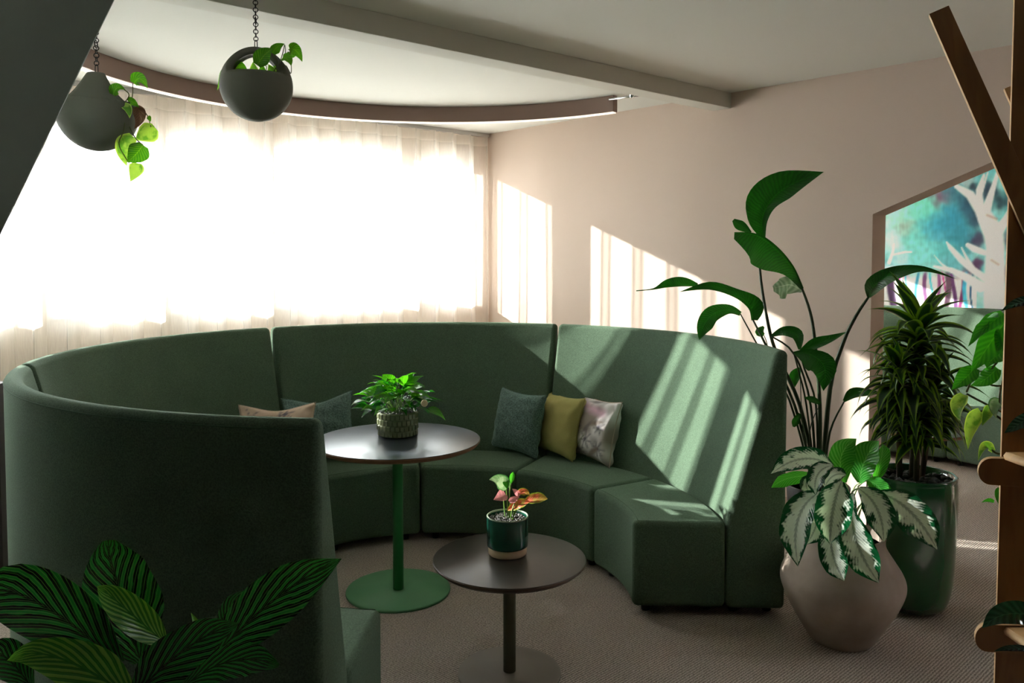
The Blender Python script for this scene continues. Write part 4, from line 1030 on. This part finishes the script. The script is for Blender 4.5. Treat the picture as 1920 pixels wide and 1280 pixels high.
for a, b, c, w, mt, tl in [((1828, 690), (1806, 712), (1784, 731), 16, 'L_shelf', .2), ((1888, 598), (1852, 650), (1820, 698), 24, 'L_shelf', -.2), ((1882, 588), (1850, 612), (1818, 643), 14, 'L_shelf', .4), ((1808, 740), (1796, 764), (1801, 789), 13, 'L_potlight', .3),
        ((1838, 770), (1820, 798), (1815, 843), 13, 'L_potlight', -.2), ((1862, 845), (1846, 836), (1834, 864), 8, 'L_potlight', .2), ((1856, 762), (1848, 778), (1841, 798), 9, 'L_potlight', -.4), ((1870, 690), (1845, 712), (1820, 722), 15, 'L_shelf', 0),
        ((1888, 655), (1862, 672), (1850, 690), 18, 'L_shelf', .3), ((1875, 755), (1865, 762), (1868, 785), 12, 'L_white', .1), ((1864, 940), (1852, 938), (1840, 942), 4, 'L_shelf', .2), ((1874, 915), (1870, 928), (1872, 945), 5, 'L_shelf', 0),
        ((1872, 590), (1862, 592), (1850, 597), 5, 'L_shelf', 0), ((1884, 620), (1876, 640), (1868, 660), 16, 'L_shelf', -.3), ((1850, 600), (1835, 625), (1815, 650), 9, 'L_shelf', .5)]:
    leaf_px(mids5(a, b, c, K, K-.04), leafshape(w, kind='heart'), M[mt], sp, tilt=tl)
for pts in ([(1895, 640, K), (1860, 690, K), (1830, 700, K), (1812, 735, K)], [(1895, 720, K), (1860, 722, K), (1822, 696, K)], [(1895, 780, K), (1850, 758, K), (1812, 738, K)], [(1895, 800, K), (1862, 775, K), (1838, 770, K)],
            [(1895, 850, K), (1870, 850, K), (1858, 842, K)], [(1895, 900, K), (1880, 905, K), (1872, 930, K)], [(1895, 690, K), (1878, 720, K), (1872, 760, K)], [(1900, 660, K), (1893, 680, K), (1895, 720, K), (1897, 800, K), (1900, 905, K)], [(1895, 600, K), (1885, 596, K)]):
    stem_px(pts, .003, M['vine'], sp)
pw = P(1985, 700, 2.2); root = thing('dark_planter', 'dark pot hidden behind the plywood upright, with the trailing plant', 'planter', (pw.x, 2.2, 0))
o = lathe('pot_body', [(0, 0), (.07, 0), (.09, .01), (.11, pw.z-.05), (.105, pw.z-.045), (.1, pw.z-.06), (0, pw.z-.1)], M['black'], root, (pw.x, 2.2), 40, close=False); fix(o, root)
fix(tube('stem', [(pw.x, 2.2, pw.z-.09), (pw.x-.03, 2.2, pw.z+.05), tuple(P(1900, 660, K))], .004, M['vine'], sp), sp)
Q = 1.55
dk = thing('glossy_dark_plant', 'glossy blue-green leaves reaching in over the lower shelves at the right edge', 'plant', tuple(P(1960, 1200, Q)))
for a, b, c, w, tl in [((1965, 1165, Q), (1895, 1150, Q), (1841, 1177, Q), 21, .2), ((1960, 1222, Q), (1905, 1216, Q), (1863, 1221, Q), 6, .6), ((1960, 765, Q), (1918, 790, Q), (1883, 812, Q), 12, .2), ((1960, 560, Q), (1918, 566, Q), (1877, 583, Q), 9, .5)]:
    leaf_px(mids5(a[:2], b[:2], c[:2], Q+.02, Q), leafshape(w, kind='lance') if w < 15 else [w*.6, w*.95, w, w*.7, 0], M['L_dark'], dk, tilt=tl)
for y in (1165, 1222, 765, 560): stem_px([(1962, y, Q+.02), (2000, y+20, Q+.05), (2010, 1230, Q+.08)], .003, M['stem'], dk)

# ------------------------------------------------------------------ mural in the far room
strokes_w = [  # white trunk and boughs, in a 1280-unit square over the visible part of the mural
    ([(1050, 1300), (1040, 1000), (1050, 700), (1030, 560), (980, 470)], [95, 90, 80, 85, 70]),
    ([(1000, 560), (930, 400), (850, 280), (740, 210)], [60, 50, 40, 22]),
    ([(930, 360), (920, 240), (960, 120)], [34, 28, 14]), ([(960, 480), (990, 360), (1040, 200), (1080, 60)], [45, 38, 22, 14]),
    ([(930, 300), (960, 200), (990, 100)], [14, 12, 8]), ([(1080, 560), (1140, 470), (1180, 380)], [45, 34, 22]),
    ([(930, 1010), (820, 940), (700, 880), (560, 850)], [50, 36, 24, 12]), ([(960, 940), (860, 870), (780, 800), (690, 700), (660, 655)], [34, 30, 30, 22, 8]),
    ([(870, 860), (820, 780), (780, 700)], [20, 14, 8]), ([(960, 740), (880, 710), (830, 680)], [26, 30, 22]), ([(700, 890), (620, 830), (560, 760)], [16, 9, 5]),
    ([(200, 820), (230, 740), (240, 670)], [18, 14, 10]), ([(220, 760), (330, 735), (380, 735)], [10, 12, 8])]
blobs = [(240, 420, 130, (170, 236, 214)), (480, 370, 150, (120, 226, 196)), (420, 640, 170, (118, 214, 200)), (330, 540, 80, (170, 180, 160)), (560, 540, 130, (52, 158, 188)), (700, 480, 130, (40, 140, 170)),
         (760, 600, 120, (50, 140, 160)), (600, 300, 70, (120, 60, 90)), (700, 260, 70, (60, 110, 130)), (860, 350, 110, (30, 66, 92)), (900, 470, 70, (34, 60, 84)), (890, 640, 60, (60, 40, 70)), (640, 720, 110, (92, 190, 190)),
         (470, 760, 130, (130, 220, 214)), (700, 820, 90, (90, 170, 180)), (240, 640, 90, (220, 236, 232)), (300, 780, 70, (196, 228, 236)), (860, 880, 60, (70, 40, 76)), (900, 830, 40, (84, 40, 80)), (520, 930, 110, (150, 200, 190)),
         (600, 960, 70, (190, 170, 150)), (750, 960, 60, (90, 60, 90)), (260, 960, 70, (210, 150, 180)), (320, 980, 50, (150, 60, 130)), (200, 900, 60, (240, 244, 240)), (640, 800, 60, (110, 190, 196)), (1000, 250, 60, (28, 44, 66)),
         (1090, 330, 60, (40, 60, 70)), (900, 960, 50, (60, 110, 130)), (170, 500, 60, (200, 240, 226)), (880, 220, 30, (40, 50, 66)), (820, 160, 60, (170, 190, 190)), (1150, 640, 60, (90, 100, 110)), (1140, 900, 60, (130, 120, 130))]
trunks = [(230, 1020, 40, (60, 30, 70)), (300, 1040, 12, (200, 60, 150)), (430, 1040, 16, (50, 150, 180)), (500, 1040, 22, (110, 60, 110)), (545, 1080, 12, (70, 190, 200)), (585, 1080, 18, (130, 60, 120)), (640, 1060, 10, (200, 60, 150)),
          (715, 1080, 22, (90, 40, 100)), (780, 1080, 20, (120, 30, 90)), (820, 1060, 22, (60, 190, 220)), (870, 1100, 10, (40, 90, 130)), (350, 1080, 8, (70, 190, 200)), (660, 1000, 30, (90, 60, 80))]
def mural_col(X, Y):
    nz = noise.noise(Vector((X/130, Y/130, .3))); n2 = noise.noise(Vector((X/40, Y/40, 4))); n3 = noise.noise(Vector((X/14, Y/90, 9)))
    c = (120+60*nz, 196+30*nz, 196+20*nz); wsum = .35; acc = [x*wsum for x in c]
    Xd = X+34*noise.noise(Vector((X/60, Y/60, 2))); Yd = Y+34*noise.noise(Vector((X/60, Y/60, 12)))
    for bx, by, br, bc in blobs:
        g = math.exp(-((Xd-bx)**2+(Yd-by)**2)/(br*br*.55))
        if g > .004:
            g *= 2.2; wsum += g
            for i in range(3): acc[i] += bc[i]*g
    c = [x/wsum for x in acc]
    if Y > 880:
        f = min(1, (Y-880)/90)*(1 if X < 900 else .2)
        pale = (250, 250, 236); base = [c[i]*(1-f*.85)+pale[i]*f*.85 for i in range(3)]
        for tx, ty, tw, tc in trunks:
            dxx = abs(X-tx-18*math.sin((Y-900)/90+tx)); g = max(0, 1-dxx/tw)*min(1, f*1.5)
            g = min(1, g*2)*.9; base = [base[i]*(1-g)+tc[i]*g for i in range(3)]
        c = base
    c = [c[i]*(1+.10*n2+.06*n3) for i in range(3)]
    for pts, ws in strokes_w:
        best = 0
        for i in range(len(pts)-1):
            d_, t = seg(X, Y, *pts[i], *pts[i+1]); wd = ws[i]+(ws[i+1]-ws[i])*t
            best = max(best, min(1, max(0, (wd*1.08-d_)/(wd*.22+5))))
        if best > 0:
            tc = (228+14*nz, 234+10*n2, 222+12*nz) if pts[0][0] > 500 else (240, 232, 220)
            c = [c[i]*(1-best)+tc[i]*best for i in range(3)]
    # bare-bark marks
    for (x0, y0, x1, y1) in ((985, 440, 1060, 470), (1020, 800, 1075, 835)):
        d_, t = seg(X, Y, x0, y0, x1, y1); g = max(0, 1-d_/18)*.5; c = [c[i]*(1-g)+(150, 110, 110)[i]*g for i in range(3)]
    return tuple(min(.93, v*1.35+.01) for v in srgb(*[max(3, min(252, v)) for v in c])[:3])+(1,)
def ray_wall(px, py):
    """where the sight line meets the mural wall"""
    X = (px-CX)/FPX; U = (PY-py)/FPX; Y = math.cos(PITCH)+U*math.sin(PITCH); Z = -math.sin(PITCH)+U*math.cos(PITCH)
    o0 = C0-A*SR; n2 = Vector((-B.y, B.x)); k = o0.dot(n2)/Vector((X, Y)).dot(n2)
    return Vector((X*k, Y*k, EYE+Z*k))
qa = (ray_wall(1560, 400).xy-(C0-A*SR)).dot(B)/KA**2; qz = (ray_wall(1990, 400).xy-(C0-A*SR)).dot(B)/KA**2
nx, nz_ = 230, 210; V = []; F = []; cols = []
zt, zb_ = HC-.02, .95
from mathutils import Vector as _V
for j in range(nz_+1):
    z = zb_+(zt-zb_)*j/nz_
    for i in range(nx+1):
        q = qa+(qz-qa)*i/nx; v = C0-A*(SR+.012)+B*q
        V.append((v.x, v.y, z)); dep = v.y*math.cos(PITCH)-(z-EYE)*math.sin(PITCH); up = v.y*math.sin(PITCH)+(z-EYE)*math.cos(PITCH)
        px = CX+FPX*v.x/dep; py = PY-FPX*up/dep
        cols.append(mural_col((px-1620)*4.267, (py-300)*4.267))
for j in range(nz_):
    for i in range(nx): F.append((j*(nx+1)+i, j*(nx+1)+i+1, (j+1)*(nx+1)+i+1, (j+1)*(nx+1)+i))
root = thing('tree_mural', 'turquoise and white painted mural of trees on the wall beyond the slanted opening', 'mural', tuple(C0-A*(SR+.012)+B*(qa+qz)/2)+(zb_,))
o = mesh('painted_surface', V, F, M['mural'], root); fix(o, root)
at = o.data.color_attributes.new('paint', 'FLOAT_COLOR', 'POINT'); fl = []
for c_ in cols: fl += list(c_)
at.data.foreach_set('color', fl)
def mq(q, s): v = C0-A*s+B*q; return (v.x, v.y)
fix(prism('mural_panel', [mq(qa, SR+.011), mq(qz, SR+.011), mq(qz, SR+.001), mq(qa, SR+.001)], zb_, zt, M['frame'], root), root)
